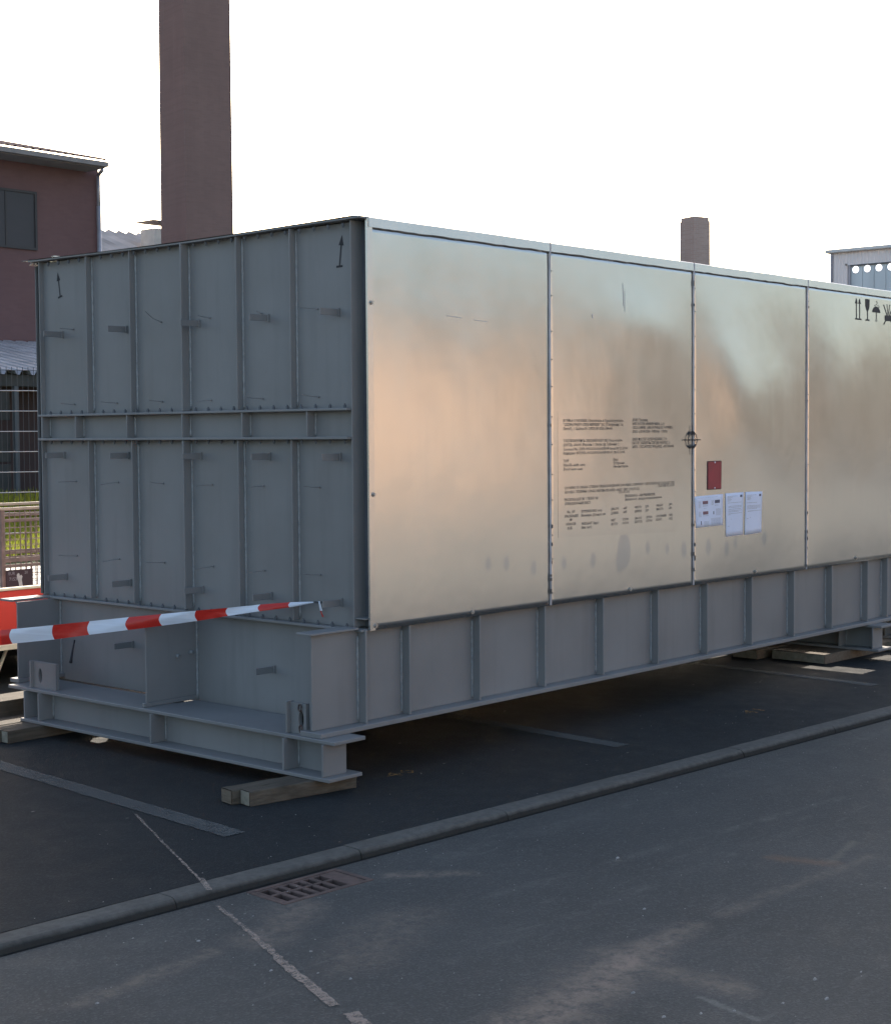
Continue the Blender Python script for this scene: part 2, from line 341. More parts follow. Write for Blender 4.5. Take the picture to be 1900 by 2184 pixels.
def sub(name, mb, mat, parent, **kw):
    o = part(name, mb, mat, parent, **kw); CH.setdefault(parent.name, []).append(o); return o
def thing(name, label, cat, loc=(0, 0, 0), group=None):
    o = bpy.data.objects.new(name, None); COL.objects.link(o); o.empty_display_size = .3
    o.location = loc; WL[o.name] = Vector(loc); o['label'] = label; o['category'] = cat
    if group: o['group'] = group
    return o
def tag(o, label, cat, group=None):
    o['label'] = label; o['category'] = cat
    if group: o['group'] = group
    return o
def struct(name, mb, mat, **kw):
    return part(name, mb, mat, kind='structure', **kw)
def text_mesh(txt, size, font_res=2, align='LEFT'):
    cu = bpy.data.curves.new('txt', 'FONT'); cu.body = txt; cu.size = size; cu.resolution_u = font_res; cu.align_x = align
    ob = bpy.data.objects.new('txt', cu); COL.objects.link(ob)
    dg = bpy.context.evaluated_depsgraph_get(); me = ob.evaluated_get(dg).to_mesh()
    vs = [tuple(v.co) for v in me.vertices]; fs = [tuple(p.vertices) for p in me.polygons]
    ob.evaluated_get(dg).to_mesh_clear(); bpy.data.objects.remove(ob); bpy.data.curves.remove(cu)
    return vs, fs

# ================================================================== GROUND
KA = math.atan(-.057); ke = Vector((math.cos(KA), math.sin(KA), 0)); kn = Vector((math.sin(KA), -math.cos(KA), 0))
K0 = Vector((0, -.785, 0)); RZ = -.026
def kp(s, n, z): return K0 + ke*s + kn*n + Vector((0, 0, z))
def kface(n, z, s0=-60, s1=120):
    return kp(s0, n, z), kp(s1, n, z)
def grid_poly(pts, mb): mb.add(pts, [tuple(range(len(pts)))])
mb = MB(); a, b = kface(-.010, 0); grid_poly([a, b, (300, 300, 0), (-300, 300, 0), (-300, a.y, 0)], mb)
struct('parking_ground', mb, 'asphalt')
GL, GW = .418, .205
GP0 = Vector((-1.532, -1.058, 0)); gs0, gn1 = (GP0-K0).dot(ke), (GP0-K0).dot(kn); gs1, gn0 = gs0+GL, gn1-GW; NR = 3.6
mb = MB()
for sa, sb, na, nb_ in ((-60, gs0, .140, NR), (gs1, 120, .140, NR), (gs0, gs1, .140, gn0), (gs0, gs1, gn1, NR)): grid_poly([kp(sa, nb_, RZ), kp(sb, nb_, RZ), kp(sb, na, RZ), kp(sa, na, RZ)], mb)
struct('road', mb, 'road')
mb = MB(); grid_poly([(-300, -300, RZ-.005), (300, -300, RZ-.005), kp(300, NR-.1, RZ-.005), kp(-300, NR-.1, RZ-.005)], mb)
struct('concrete_yard', mb, 'yard')
# kerb: one stone after the other
kb = thing('kerb', 'low rounded concrete kerb of separate stones along the road', 'kerb', (0, -.785, 0)); del kb['category']; del kb['label']; kb['kind'] = 'structure'
mb = MB(); q = [kp(-9, .05, -.031), kp(13, .05, -.031), kp(13, .1395, -.031), kp(-9, .1395, -.031)]; mb.extrude(q, (0, 0, -.1))
q = [kp(-60, -.45, -.004), kp(120, -.45, -.004), kp(120, -.0015, -.004), kp(-60, -.0015, -.004)]; mb.extrude(q, (0, 0, -.3))  # block behind the kerb, added to stop sunlight leaking from below
part('kerb_bedding_and_added_sun_block', mb, 'gutterdirt', kb)
PROF = [(0, -.12), (0, .000), (.006, .005), (.078, .006), (.096, .003), (.103, -.003), (.110, -.012), (.114, -.026), (.115, -.12)]
joints = [-1.795, -.923, -.08, .84, 1.698]
js = []
s = -1.795
while s > -9: js.append(s); s -= .87
js = js[::-1] + [-.923, -.08, .84, 1.698]
s = 1.698+.88
while s < 13: js.append(s); s += .88
for i in range(len(js)-1):
    s0, s1 = js[i]+.0022, js[i+1]-.0022; mb = MB(); seg = 14; dz = random.uniform(-.0015, .0015); dn = random.uniform(-.0015, .0015); tw = random.uniform(-.002, .002)
    for k in range(seg+1):
        ss = s0+(s1-s0)*k/seg
        for (n, z) in PROF:
            jit = 0 if z < -.1 else mnoise.noise(Vector((ss*9, n*40, 3)))*.0035
            mb.v.append(tuple(kp(ss, n+dn+tw*k/seg+jit, z+dz+jit*.7)))
    P = len(PROF)
    for k in range(seg):
        for j in range(P-1): mb.f.append((k*P+j, k*P+j+1, (k+1)*P+j+1, (k+1)*P+j))
    mb.f.append(tuple(range(P))); mb.f.append(tuple(range(seg*P, (seg+1)*P)))
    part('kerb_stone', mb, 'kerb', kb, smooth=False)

# painted bay lines (worn), bay numbers, chalk line
def strip(p0, p1, wdt, z, n=40, jit=.006, taper=None):
    p0, p1 = Vector((*p0, z)), Vector((*p1, z)); d = (p1-p0).normalized(); nn = Vector((-d.y, d.x, 0)); mb = MB()
    for k in range(n+1):
        c = p0+(p1-p0)*k/n; ww = wdt/2*(1 if taper is None else taper(k/n))
        a_ = ww+mnoise.noise(Vector((k*.7, p0.x*3, 1)))*jit; b_ = ww+mnoise.noise(Vector((k*.7, p0.x*3, 9)))*jit
        mb.v += [tuple(c+nn*a_), tuple(c-nn*b_)]
    for k in range(n): mb.f.append((2*k, 2*k+1, 2*k+3, 2*k+2))
    return mb
for (p0, p1) in (((-1.080, -.275), (-.70, 5.0)), ((1.396, -.447), (1.75, 4.6)), ((4.010, -.567), (4.35, 4.6)), ((-3.55, -.12), (-3.2, 5.0)), ((6.6, -.72), (6.95, 4.6)), ((9.2, -.87), (9.55, 4.4))):
    struct('bay_line', strip(p0, p1, .105, .004, 60), 'white_line')
for txt, x, y, rot in (('40', .085, -.045, KA), ('41', 2.615, -.485, KA-.03)):
    vs, fs = text_mesh(txt, .135, 1); mb = MB()
    vs = [(v[0]*1.42, v[1]*.95) for v in vs]
    mb.add([(x+v[0]*math.cos(rot)-v[1]*math.sin(rot), y+v[0]*math.sin(rot)+v[1]*math.cos(rot), .0045) for v in vs], fs)
    struct('bay_number', mb, 'orange_line')
ch = [(-1.13, .312), (-1.361, -.178), (-1.592, -.676)]
mb = MB()
for a, b in zip(ch[:-1], ch[1:]): mb.add(*(lambda m_: (m_.v, m_.f))(strip(a, b, .011, .0042, 14, .006)))
struct('chalk_line', mb, 'chalk')
ch = [(-1.70, -.90), (-1.847, -1.266), (-1.966, -1.537), (-2.107, -1.896)]
mb = MB()
for i, (a, b) in enumerate(zip(ch[:-1], ch[1:])): mb.add(*(lambda m_: (m_.v, m_.f))(strip(a, b, .020+.007*i, RZ+.004, 18, .012)))
mb.add(*(lambda m_: (m_.v, m_.f))(strip((-2.122, -1.966), (-2.202, -2.156), .05, RZ+.004, 12, .02)))
struct('chalk_line', mb, 'chalk')
mb = strip((-1.592, -.676), (-1.655, -.80), .022, .0105, 8, .006)
for i, v in enumerate(mb.v):
    t = (-.676-v[1])/.124; mb.v[i] = (v[0], v[1], .0105-.006*max(0, t-.6)/.4)
struct('chalk_line', mb, 'chalk')

# storm drain grate let into the road beside the kerb
gr = thing('drain_grate', 'rusty cast iron drain grate in the road beside the kerb', 'drain grate', (-1.29, -.945, RZ))
def gp_(u, v, z): return GP0 + ke*u - kn*v + Vector((0, 0, z))
def gbox(mb, u0, u1, v0, v1, z0, z1):
    q = [gp_(u0, v0, z0), gp_(u1, v0, z0), gp_(u1, v1, z0), gp_(u0, v1, z0)]; mb.extrude(q, (0, 0, z1-z0))
mb = MB(); q = [gp_(0, 0, RZ-.001), gp_(GL, 0, RZ-.001), gp_(GL, GW, RZ-.001), gp_(0, GW, RZ-.001)]; q += [p-Vector((0, 0, .3)) for p in q]
mb.add(q, [(4, 5, 6, 7), (0, 1, 5, 4), (1, 2, 6, 5), (2, 3, 7, 6), (3, 0, 4, 7)]); part('pit', mb, 'pit', gr)
mb = MB(); zt, zb = RZ+.003, RZ-.03
gbox(mb, -.006, GL+.006, -.006, .012, zb, zt); gbox(mb, -.006, GL+.006, GW-.012, GW+.006, zb, zt)
gbox(mb, -.006, .016, .0121, GW-.0121, zb, zt); gbox(mb, GL-.016, GL+.006, .0121, GW-.0121, zb, zt)
part('frame', mb, 'cast', gr, bevel=.002)
mb = MB(); zt = RZ+.0005
gbox(mb, GL-.095, GL-.019, .014, GW-.014, zb, zt); gbox(mb, .019, .034, .014, GW-.014, zb, zt)
gbox(mb, .0345, GL-.0955, .108, .122, zb, zt); gbox(mb, .0345, GL-.0955, GW-.024, GW-.014, zb, zt); gbox(mb, .0345, GL-.0955, .014, .024, zb, zt)
part('cover_plate', mb, 'cast', gr, bevel=.002)
nb = 6; span = GL-.0955-.0345
for row, (v0, v1) in enumerate(((.0245, .1075), (.1225, GW-.0245))):
    for i in range(1, nb):
        c = .0345+span*i/nb; mb = MB(); gbox(mb, c-.0095, c+.0095, v0, v1, zb, RZ+.001); part('bar', mb, 'cast', gr, bevel=.003)
# loose chips and grit on the road
mb = MB()
spots = [(-1.954, -1.102), (-1.99, -1.494), (-1.911, -1.62), (-1.884, -1.733), (-1.788, -1.459), (-.832, -2.875), (-1.105, -2.905), (-1.219, -2.826), (-1.44, -2.689), (-1.528, -2.623), (.031, -2.537),
         (-2.506, -1.316), (-1.429, -2.449), (-.731, -2.015), (-.256, -1.568), (-.98, -2.80), (-1.36, -2.75), (.02, -2.45)]
def chip(mb, x, y, z, s):
    a = random.uniform(0, 6.3); n = 5
    ring = [(x+math.cos(a+k*6.283/n)*s*random.uniform(.6, 1.3), y+math.sin(a+k*6.283/n)*s*.7*random.uniform(.6, 1.2), z) for k in range(n)]
    top = [(x+(p[0]-x)*.55, y+(p[1]-y)*.55, z+s*random.uniform(.25, .5)) for p in ring]
    mb.add(ring+top, [tuple(range(n, 2*n))]+[(i, (i+1) % n, n+(i+1) % n, n+i) for i in range(n)])
for x, y in spots: chip(mb, x-.032, y-.036, RZ+.0005, random.uniform(.006, .012))
for _ in range(260):
    s_ = random.uniform(-3.2, 4); n_ = .17+abs(random.gauss(0, .75)); p_ = kp(s_, n_, 0); chip(mb, p_.x, p_.y, RZ+.0005, random.uniform(.0018, .0045))
for _ in range(90):
    s_ = random.uniform(-3, 4); n_ = -random.uniform(.0, .9); p_ = kp(s_, n_, 0); chip(mb, p_.x, p_.y, .0005, random.uniform(.0015, .004))
part('loose_grit', mb, 'stone', kind='stuff')

# ================================================================== THE STEEL MODULE
MODL = 5.55; WID = 2.66; ZB, ZT, ZTR = .705, 2.585, 2.628
mod = thing('steel_module', 'huge grey steel process module, long side clad in shiny sheet metal', 'steel module', (2.7, 1.33, 0))
XS = [0.0, 1.374, 2.771, 4.155, 5.55]
def gauss(x, z, cx, cz, sx, sz, rot=0.):
    dx, dz = x-cx, z-cz; c, s_ = math.cos(rot), math.sin(rot); a, b = (dx*c+dz*s_)/sx, (-dx*s_+dz*c)/sz
    return math.exp(-.5*(a*a+b*b))
def bulge(x, z):
    """how far the sheet stands out of its plane (metres)"""
    i = 0
    while i < 3 and x > XS[i+1]: i += 1
    u = min(1, max(0, (x-XS[i])/(XS[i+1]-XS[i]))); v = min(1, max(0, (z-ZB)/(ZT-ZB)))
    su, sv = math.sin(math.pi*u), math.sin(math.pi*v)
    if su <= 0 or sv <= 0: return 0.
    pin = su**.9*sv**1.2; x0 = XS[i]; sv = sv**1.4
    if i == 0: m_, b = .0032*su*sv, -.004*gauss(x, z, x0+.7, 2.40, .5, .12)
    elif i == 1: m_, b = .005*su*sv, .003*gauss(x, z, x0+.75, 2.2, .35, .3) + .012*gauss(x, z, x0+1.02, 2.26, .32, .12, -.15) - .003*gauss(x, z, x0+1.0, 1.85, .25, .3)
    elif i == 2: m_, b = .0155*su*sv, .011*gauss(x, z, x0+.42, 1.95, .60, .16, -.95) - .012*gauss(x, z, x0+1.0, 2.28, .33, .20, -.5)
    else: m_, b = .0145*su*sv, .009*gauss(x, z, x0+.35, 2.05, .28, .45) - .009*gauss(x, z, x0+.75, 1.75, .30, .5)
    b += .0016*mnoise.noise(Vector((x*2.3, z*2.3, 4))) + .0007*mnoise.noise(Vector((x*6, z*6, 8)))
    return m_+b*pin
def ys(x, z, off=0.): return -bulge(x, z)-off
for i in range(4):
    x0, x1 = XS[i]+.001, XS[i+1]-.001; mb = MB(); nx, nz = 48, 60
    for layer in (0, .0025):
        for j in range(nz+1):
            for k in range(nx+1):
                x = x0+(x1-x0)*k/nx; z = ZB+(ZT+.004-ZB)*j/nz; mb.v.append((x, ys(x, z)+layer, z))
    n1 = (nx+1)*(nz+1)
    for j in range(nz):
        for k in range(nx):
            a = j*(nx+1)+k; mb.f.append((a, a+1, a+nx+2, a+nx+1)); mb.f.append((n1+a, n1+a+nx+1, n1+a+nx+2, n1+a+1))
    for k in range(nx): mb.f.append((k, n1+k, n1+k+1, k+1)); t = nz*(nx+1)+k; mb.f.append((t, t+1, n1+t+1, n1+t))
    for j in range(nz): t = j*(nx+1); mb.f.append((t, t+nx+1, n1+t+nx+1, n1+t)); t += nx; mb.f.append((t, n1+t, n1+t+nx+1, t+nx+1))
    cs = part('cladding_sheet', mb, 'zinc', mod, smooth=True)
    for p in cs.data.polygons[2*nx*nz:]: p.use_smooth = False
# folded roof edge: wavy, dirty lower lip
for i in range(4):
    x0, x1 = XS[i]+.004, XS[i+1]-.004; mb = MB(); n = 40
    for k in range(n+1):
        x = x0+(x1-x0)*k/n; wv = .004*mnoise.noise(Vector((x*7, 0, 2)))+.003*mnoise.noise(Vector((x*21, 0, 5)))
        yo = -.0065-.002*mnoise.noise(Vector((x*5, 1, 0))); zt = ZTR+.003*mnoise.noise(Vector((x*1.7, 2, 0)))
        mb.v += [(x, yo+.0025, ZT-.004+wv), (x, yo-.001, ZT-.004+wv), (x, yo, zt-.004), (x, yo+.005, zt), (x, .05, zt+.002)]
    for k in range(n):
        for j in range(4): mb.f.append((k*5+j, k*5+j+1, (k+1)*5+j+1, (k+1)*5+j))
    part('roof_edge_trim', mb, 'trim', mod)
    mb = MB()
    for k in range(n):
        xa, xb = x0+(x1-x0)*k/n, x0+(x1-x0)*(k+1)/n
        for x_, arr in ((xa, 0), (xb, 1)):
            wv = .004*mnoise.noise(Vector((x_*7, 0, 2)))+.003*mnoise.noise(Vector((x_*21, 0, 5))); th = .0022+.005*max(0, mnoise.noise(Vector((x_*9, 3, 1))))
            mb.v += [(x_, -.0045, ZT-.003+wv), (x_, -.0045, ZT-.006+wv-th)]
        o = len(mb.v)-4; mb.f.append((o, o+1, o+3, o+2))
    part('sealant_line', mb, 'sealant', mod)
# seam strips with blind rivets
for i in (1, 2, 3):
    mb = MB(); n = 50; x = XS[i]
    for k in range(n+1):
        z = ZB+.002+(ZTR-ZB-.004)*k/n; j1, j2 = [.0022*mnoise.noise(Vector((z*6, i, s_))) for s_ in (0, 7)]; ww = .0068 if i != 3 else .006
        yy = -.0085 if z > ZT-.01 else -.0045
        mb.v += [(x-ww+j1, yy+.004, z), (x-ww*.5+j1, yy-.001, z), (x+ww*.5+j2, yy-.001, z), (x+ww+j2, yy+.004, z)]
    for k in range(n):
        for j in range(3): mb.f.append((k*4+j, k*4+j+1, (k+1)*4+j+1, (k+1)*4+j))
    st = part('seam_strip', mb, 'seam', mod, smooth=True)
    mb = MB(); random.seed(20+i)
    for k in range(7):
        z = random.uniform(ZB+.02, ZT) if k < 3 else ZB+random.uniform(.02, .26); dx = random.uniform(-.006, .009)
        mb.obox((x+dx, -.007, z), (1, 0, 0), (0, 1, 0), (0, 0, 1), random.uniform(.003, .007), .0012, random.uniform(.003, .016))
    sub('sealant_blob', mb, 'ink', st, kind='stuff')
    mb = MB()
    for k in range(12):
        z = ZB+.08+k*.155+random.uniform(-.02, .02); mb.tube([(x+.012, -.003, z), (x+.012, -.007, z)], .0035, 6)
    sub('blind_rivets', mb, 'bolt', st, kind='stuff')
# corner fold strip at the near edge
mb = MB(); mb.box(-.006, .030, -.0048, -.0026, ZB, ZTR-.005); part('corner_flashing', mb, 'trim', mod)
mb = MB(); mb.box(-.006, -.0035, -.0025, .006, ZB, ZTR-.005); part('corner_flashing', mb, 'trim', mod)
# washers and bolts along the cladding
def hexbolt(c, axis=(0, -1, 0), r=.0065):
    mb = MB(); c = Vector(c); ax = Vector(axis); mb.tube([c, c+ax*.003], r*1.75, 12); mb.tube([c+ax*.003, c+ax*.009], r, 6); return mb
bl = None
for x, z in ((.019, 2.233), (.022, 1.342), (.029, .727), (.731, .728), (2.109, .734), (3.491, .737), (4.859, .736), (5.5, .737)):
    loc = (x, ys(x, z)-.002-(.003 if x < .03 else 0), z)
    if bl is None: bl = part('cladding_bolt', hexbolt(loc), 'boltz', mod, loc=loc)
    else: dup(bl, loc)
# scratches and scuffs
mb = MB()
for (xa, za), (xb, zb), ww in (((2.041, 2.457), (2.045, 2.33), .004), ((1.749, 2.27), (1.753, 2.25), .006), ((1.84, 2.578), (1.95, 2.573), .004), ((.55, 2.20), (.66, 2.195), .0025), ((.75, 2.19), (.86, 2.185), .002), ((2.06, 2.42), (2.055, 2.30), .003)):
    n = 6
    for k in range(n):
        t0, t1 = k/n, (k+1)/n
        pa = (xa+(xb-xa)*t0, za+(zb-za)*t0); pb = (xa+(xb-xa)*t1, za+(zb-za)*t1); d = Vector((pb[0]-pa[0], pb[1]-pa[1])).normalized(); nx_, nz_ = -d.y*ww/2, d.x*ww/2
        q = [(pa[0]+nx_, pa[1]+nz_), (pb[0]+nx_, pb[1]+nz_), (pb[0]-nx_, pb[1]-nz_), (pa[0]-nx_, pa[1]-nz_)]
        mb.add([(a, ys(a, b, .0012), b) for a, b in q], [(0, 1, 2, 3)])
part('scuff_marks', mb, 'seam', mod, kind='stuff')
# roof, far side and far end
mb = MB(); n = 16
for i in range(n+1):
    x = -.055+(MODL+.055)*i/n
    for j in range(n+1):
        y = .03+(WID-.03)*j/n; sag = -.022*math.sin(math.pi*j/n)*(1-.5*i/n) if 0 < j < n else 0
        mb.v.append((x, y, ZTR+.004+sag*.55))
for i in range(n):
    for j in range(n): a = i*(n+1)+j; mb.f.append((a, a+1, a+n+2, a+n+1))
part('roof_sheet', mb, 'trim', mod, smooth=True)
mb = MB(); mb.box(.012, MODL, WID-.006, WID, ZB, ZTR-.01); part('far_side_sheet', mb, 'trim', mod)
mb = MB(); mb.box(MODL-.012, MODL, .03, WID-.03, .715, ZTR-.01); part('far_end_plate', mb, 'steel', mod)

# ---- end wall facing the camera-left (plane x = 0)
mb = MB(); mb.box(0, .010, .082, 2.583, .713, 2.612); part('end_plate', mb, 'steel', mod, bevel=.001)
mb = MB(); mb.box(.0005, .010, .062, 2.60, .237, .709); part('lower_end_plate', mb, 'steel', mod, bevel=.001)
# corner channels: edge angle, recess with its shade painted dark, tube foot
for (yA, yB, s_) in ((.006, .082, 1), (2.583, WID, -1)):
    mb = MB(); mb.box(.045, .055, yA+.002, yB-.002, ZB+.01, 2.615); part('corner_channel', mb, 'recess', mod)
    ye = yB if s_ == 1 else yA
    mb = MB(); mb.box(-.030, .052, ye-.004, ye+.004, ZB+.012, 2.618); part('edge_angle', mb, 'steel', mod, bevel=.0015)
mb = MB(); mb.box(-.004, .05, WID-.006, WID-.001, ZB+.01, 2.60); part('edge_angle', mb, 'steel', mod, bevel=.001)
mb = MB(); mb.box(-.022, .06, .012, .076, ZB+.052, ZB+.058); part('corner_foot', mb, 'steel', mod)
for (ya_, yb_) in ((.003, .081), (2.584, WID-.003)): mb = MB(); mb.box(-.050, .05, ya_, yb_, 2.6195, 2.6285); part('corner_cap', mb, 'steel', mod)
# top rim strip above the end wall
mb = MB(); n = 20
for j in range(n+1):
    y = .082+2.501*j/n; z = 2.622-.010*math.sin(math.pi*j/n)**2*(1 if j < n*.9 else .5)
    mb.v += [(-.050, y, z-.004), (-.050, y, z+.004), (.012, y, z+.004), (.012, y, z-.004)]
for j in range(n):
    for k in range(4): mb.f.append((j*4+k, j*4+(k+1) % 4, (j+1)*4+(k+1) % 4, (j+1)*4+k))
part('top_flange', mb, 'steel', mod)
def bead(mb, p0, p1, r=.007, n=26):
    p0, p1 = Vector(p0), Vector(p1); pts = [p0+(p1-p0)*k/n for k in range(n+1)]
    mb.tube(pts, [r*random.uniform(.75, 1.2) for _ in pts], 6)
RIBY = [2.118, 1.730, 1.283, .870, .479]
for zA, zB in ((1.750, 2.612), (.722, 1.598)):
    for k, y in enumerate(RIBY):
        dpt = .055 if k == 2 else .042; th = .012 if k == 2 else .008
        mb = MB(); mb.box(-dpt, -.0004, y, y+th, zA, zB)
        rb = part('rib', mb, 'steel', mod, loc=(0, y, zA), bevel=.0015)
        mb = MB(); bead(mb, (-.002, y-.004, zA+.01), (-.002, y-.004, zB-.01), .0065, 30); sub('weld_bead', mb, 'weld', rb, smooth=True)
# cross beam half way up
for z0, z1 in ((1.735, 1.747), (1.600, 1.613)):
    mb = MB(); mb.box(-.060, -.0004, .087, 2.578, z0, z1); part('beam_flange', mb, 'steel', mod, bevel=.002)
for y in (2.535, 2.215, 1.752, 1.288, .822, .355):
    mb = MB(); mb.box(-.056, -.0004, y, y+.009, 1.6135, 1.7345); rb = part('beam_stiffener', mb, 'steel', mod, loc=(0, y, 1.61), bevel=.0015)
    mb = MB(); bead(mb, (-.002, y-.003, 1.618), (-.002, y-.003, 1.73), .0055, 8); sub('weld_bead', mb, 'weld', rb, smooth=True)
# bottom ledge of the end wall
mb = MB(); mb.box(-.050, -.0004, .012, 2.60, .700, .7125); part('bottom_flange', mb, 'steel', mod, bevel=.002)
# rows of small nuts
for z, s_ in ((2.600, -1), (1.7545, 1), (1.5925, -1), (.7200, 1)):
    mb = MB(); y = .13
    while y < 2.56:
        if min(abs(y-q) for q in RIBY) > .022:
            mb.tube([(-.026, y, z-.007*s_), (-.026, y, z+.007*s_)], .0085, 6); mb.tube([(-.026, y, z+.007*s_), (-.026, y, z+.014*s_)], .0045, 6)
        y += .0985
    part('flange_bolts', mb, 'recess', mod, kind='stuff')
# anchor bars and wire pins that stick out of the plate
random.seed(3); br = None
bars = [(y, z) for z in (2.197, 1.517, .826) for y in (2.405, 1.815, 1.207, .682, .190)] + [(1.805, .490), (.668, .462)]
for y, z in bars:
    mb = MB(); mb.box(-.125, -.0004, y-.004, y+.004, z-.016, z+.016); mb.box(-.012, -.0005, y-.010, y-.0045, z-.02, z+.02)
    if br is None: br = part('anchor_bar', mb, 'steel', mod, loc=(0, y, z), bevel=.001)
    else: dup(br, (0, y, z))
for zi, z in enumerate((2.222, 1.803, 1.370, .950)):
    for yi, y in enumerate((2.297, 1.908, 1.517, 1.120, .727, .330)):
        if (zi, yi) == (0, 1): continue
        L_ = random.uniform(.085, .125); mb = MB(); dz = random.uniform(-.012, .012); dy = random.uniform(-.006, .006)
        if (zi, yi) == (0, 2): dz = .05
        if (zi, yi) == (0, 4): L_ = .04
        mb.tube([(-.0004, y, z), (-L_*.5, y+dy*.4, z+dz*.3), (-L_, y+dy, z+dz)], .0017, 5); mb.tube([(-.0004, y, z), (-.008, y, z)], .005, 6)
        part('wire_pin', mb, 'steel', mod)
for c_, ax_, L_ in (((-.02, 2.70, 2.632), (.2, .95, .05), .045), ((-.01, 2.655, 2.612), (.1, .9, -.3), .022), ((-.04, 2.40, 2.632), (.1, 1, 0), .014)):
    mb = MB(); ax_ = Vector(ax_).normalized(); ay_ = ax_.cross(Vector((0, 0, 1))).normalized(); mb.obox(c_, ax_, ay_, ax_.cross(ay_), L_, .02, .003); part('roof_clip', mb, 'trim', mod)
for x_, z_ in ((-.045, .50), (-.135, .49), (.0, .0)):
    if z_: mb = MB(); mb.tube([(x_, 1.2615, z_), (x_, 1.247, z_)], .010, 8); part('web_stud', mb, 'weld', mod, smooth=True)
# painted direction arrows
def arrow(pb, pt, hw=.017, ww=.0045):
    pb, pt = Vector((pb[0], pb[1])), Vector((pt[0], pt[1])); d = (pt-pb).normalized(); n_ = Vector((-d.y, d.x)); h = pt-d*.045
    mb = MB(); P = lambda q, e=0: (-.0014-e, q.x, q.y)
    mb.quad(P(pb+n_*ww), P(pb-n_*ww), P(h-n_*ww), P(h+n_*ww)); mb.add([P(h+n_*hw-d*.004), P(h-n_*hw-d*.004), P(pt)], [(0, 1, 2)])
    a = Vector((.92, .22)) if pb.x > 1 else Vector((1, -.02)); a.normalize(); a = Vector((-a.x, a.y)) if pb.x > 1 else a; b_ = Vector((-a.y, a.x))
    mb.quad(P(pb+a*.021+b_*.005, .0004), P(pb-a*.021+b_*.005, .0004), P(pb-a*.021-b_*.005, .0004), P(pb+a*.021-b_*.005, .0004)); return mb
part('painted_arrow', arrow((2.418, 2.411), (2.440, 2.550)), 'black', mod)
part('painted_arrow', arrow((.181, 2.412), (.163, 2.558)), 'black', mod)

mb = MB(); mb.box(.012, MODL-.012, .09, WID-.06, .701, .7125); part('floor_plate', mb, 'steel', mod)
# ---- girders
YW = .055
def girder(y, out, z0=.250, z1=.700, xa=-.330, xb=None):
    xb = xb or MODL+.33
    mb = MB()
    if out == -1:      # web with an added oblong slot that lets a sun patch through
        mb.box(xa, .40, y, y+.010, z0+.0225, z1-.0005); mb.box(.53, xb, y, y+.010, z0+.0225, z1-.0005); mb.box(.4005, .5295, y, y+.010, z0+.0225, .385); mb.box(.4005, .5295, y, y+.010, .475, z1-.0005)
    else: mb.box(xa, xb, y, y+.010, z0+.0225, z1-.0005)
    g = part('girder', mb, 'steel', mod, loc=(0, y, z0), bevel=.001)
    mb = MB(); fl = (y-.078, y+.06) if out == 1 else ((y-.004, y+.014) if out == 2 else (y-.03, y+.055))
    mb.box(xa-.02, xb+.02, fl[0], fl[1], z0, z0+.022); sub('bottom_flange', mb, 'steel', g, bevel=.002)
    return g
gN = girder(YW, 1, z1=.712)
mb = MB(); mb.box(-.36, -.0525, YW-.030, YW+.07, .7122, .7225); sub('top_flange', mb, 'steel', gN, bevel=.002)
mb = MB(); mb.box(.0600, MODL+.36, YW-.045, YW+.07, .7122, .7225); sub('top_flange', mb, 'steel', gN)
for x in (-.031, .269, .792, 1.328, 1.856, 2.402, 2.935, 3.460, 4.000, 4.525, 5.055, 5.366, 5.60):
    mb = MB(); mb.box(x, x+.012, YW-.051, YW-.0004, .2724, .7115)
    sf = sub('stiffener', mb, 'steel', gN, loc=(x, YW, .272), bevel=.0015)
    mbw = MB(); bead(mbw, (x-.004, YW-.002, .285), (x-.004, YW-.002, .68), .0065, 18)
    sub('weld_bead', mbw, 'weld', gN, smooth=True)
gM = girder(1.262, 2)
gF = girder(2.470, -1, xa=-.285)
mb = MB(); mb.box(-.30, -.0525, 2.50, 2.62, .7002, .7125); mb.box(-.28, -.0525, 2.481, 2.499, .69, .699); sub('top_flange', mb, 'steel', gF, bevel=.002)
for y, g in ((1.262, gM), (2.470, gF)):
    mb = MB(); bead(mb, (-.003, y-.004, .25), (-.003, y-.004, .695), .007, 16); sub('weld_bead', mb, 'weld', g, smooth=True)
# ---- cross beams under the girders
def crossbeam(xc, flip=1):
    x0, x1 = xc-.107, xc+.107
    mb = MB(); mb.box(xc-.005, xc+.005, -.0515, 2.27, .0845, .2325); c = part('cross_beam', mb, 'steel', mod, loc=(xc, 1.1, .09), bevel=.001)
    mb = MB(); mb.box(x0+.024, x1+.012, -.122, 2.45, .2328, .2495); sub('beam_flange', mb, 'steel', c, bevel=.002)
    mb = MB(); mb.box(x0, x1, -.112, 2.30, .0680, .0842); sub('beam_flange', mb, 'steel', c, bevel=.002)
    for y in (-.062, 2.275): mb = MB(); mb.box(x0+.012, xc+.055, y, y+.010, .0846, .2324); sub('end_closure', mb, 'steel', c, bevel=.0015)
    for y in (.190, 1.165, 2.135):
        mb = MB(); mb.box(x0+.008, xc-.0055, y, y+.012, .0846, .2324); sub('stiffener', mb, 'steel', c, bevel=.0015)
        mb = MB(); mb.box(xc+.0055, x1-.008, y, y+.012, .0846, .2324); sub('stiffener', mb, 'steel', c, bevel=.0015)
        mb = MB(); bead(mb, (xc-.007, y-.003, .095), (xc-.007, y-.003, .228), .005, 8); sub('weld_bead', mb, 'weld', c, smooth=True)
    return c
crossbeam(-.283)
for xb_, ya_, yb_ in ((-.030, .125, 1.250), (-.075, 1.28, 2.44)): mb = MB(); mb.box(-.1635, xb_, ya_, yb_, .236, .2478); part('deck_strip', mb, 'steel', mod, bevel=.001)
crossbeam(5.10); crossbeam(MODL+.283)
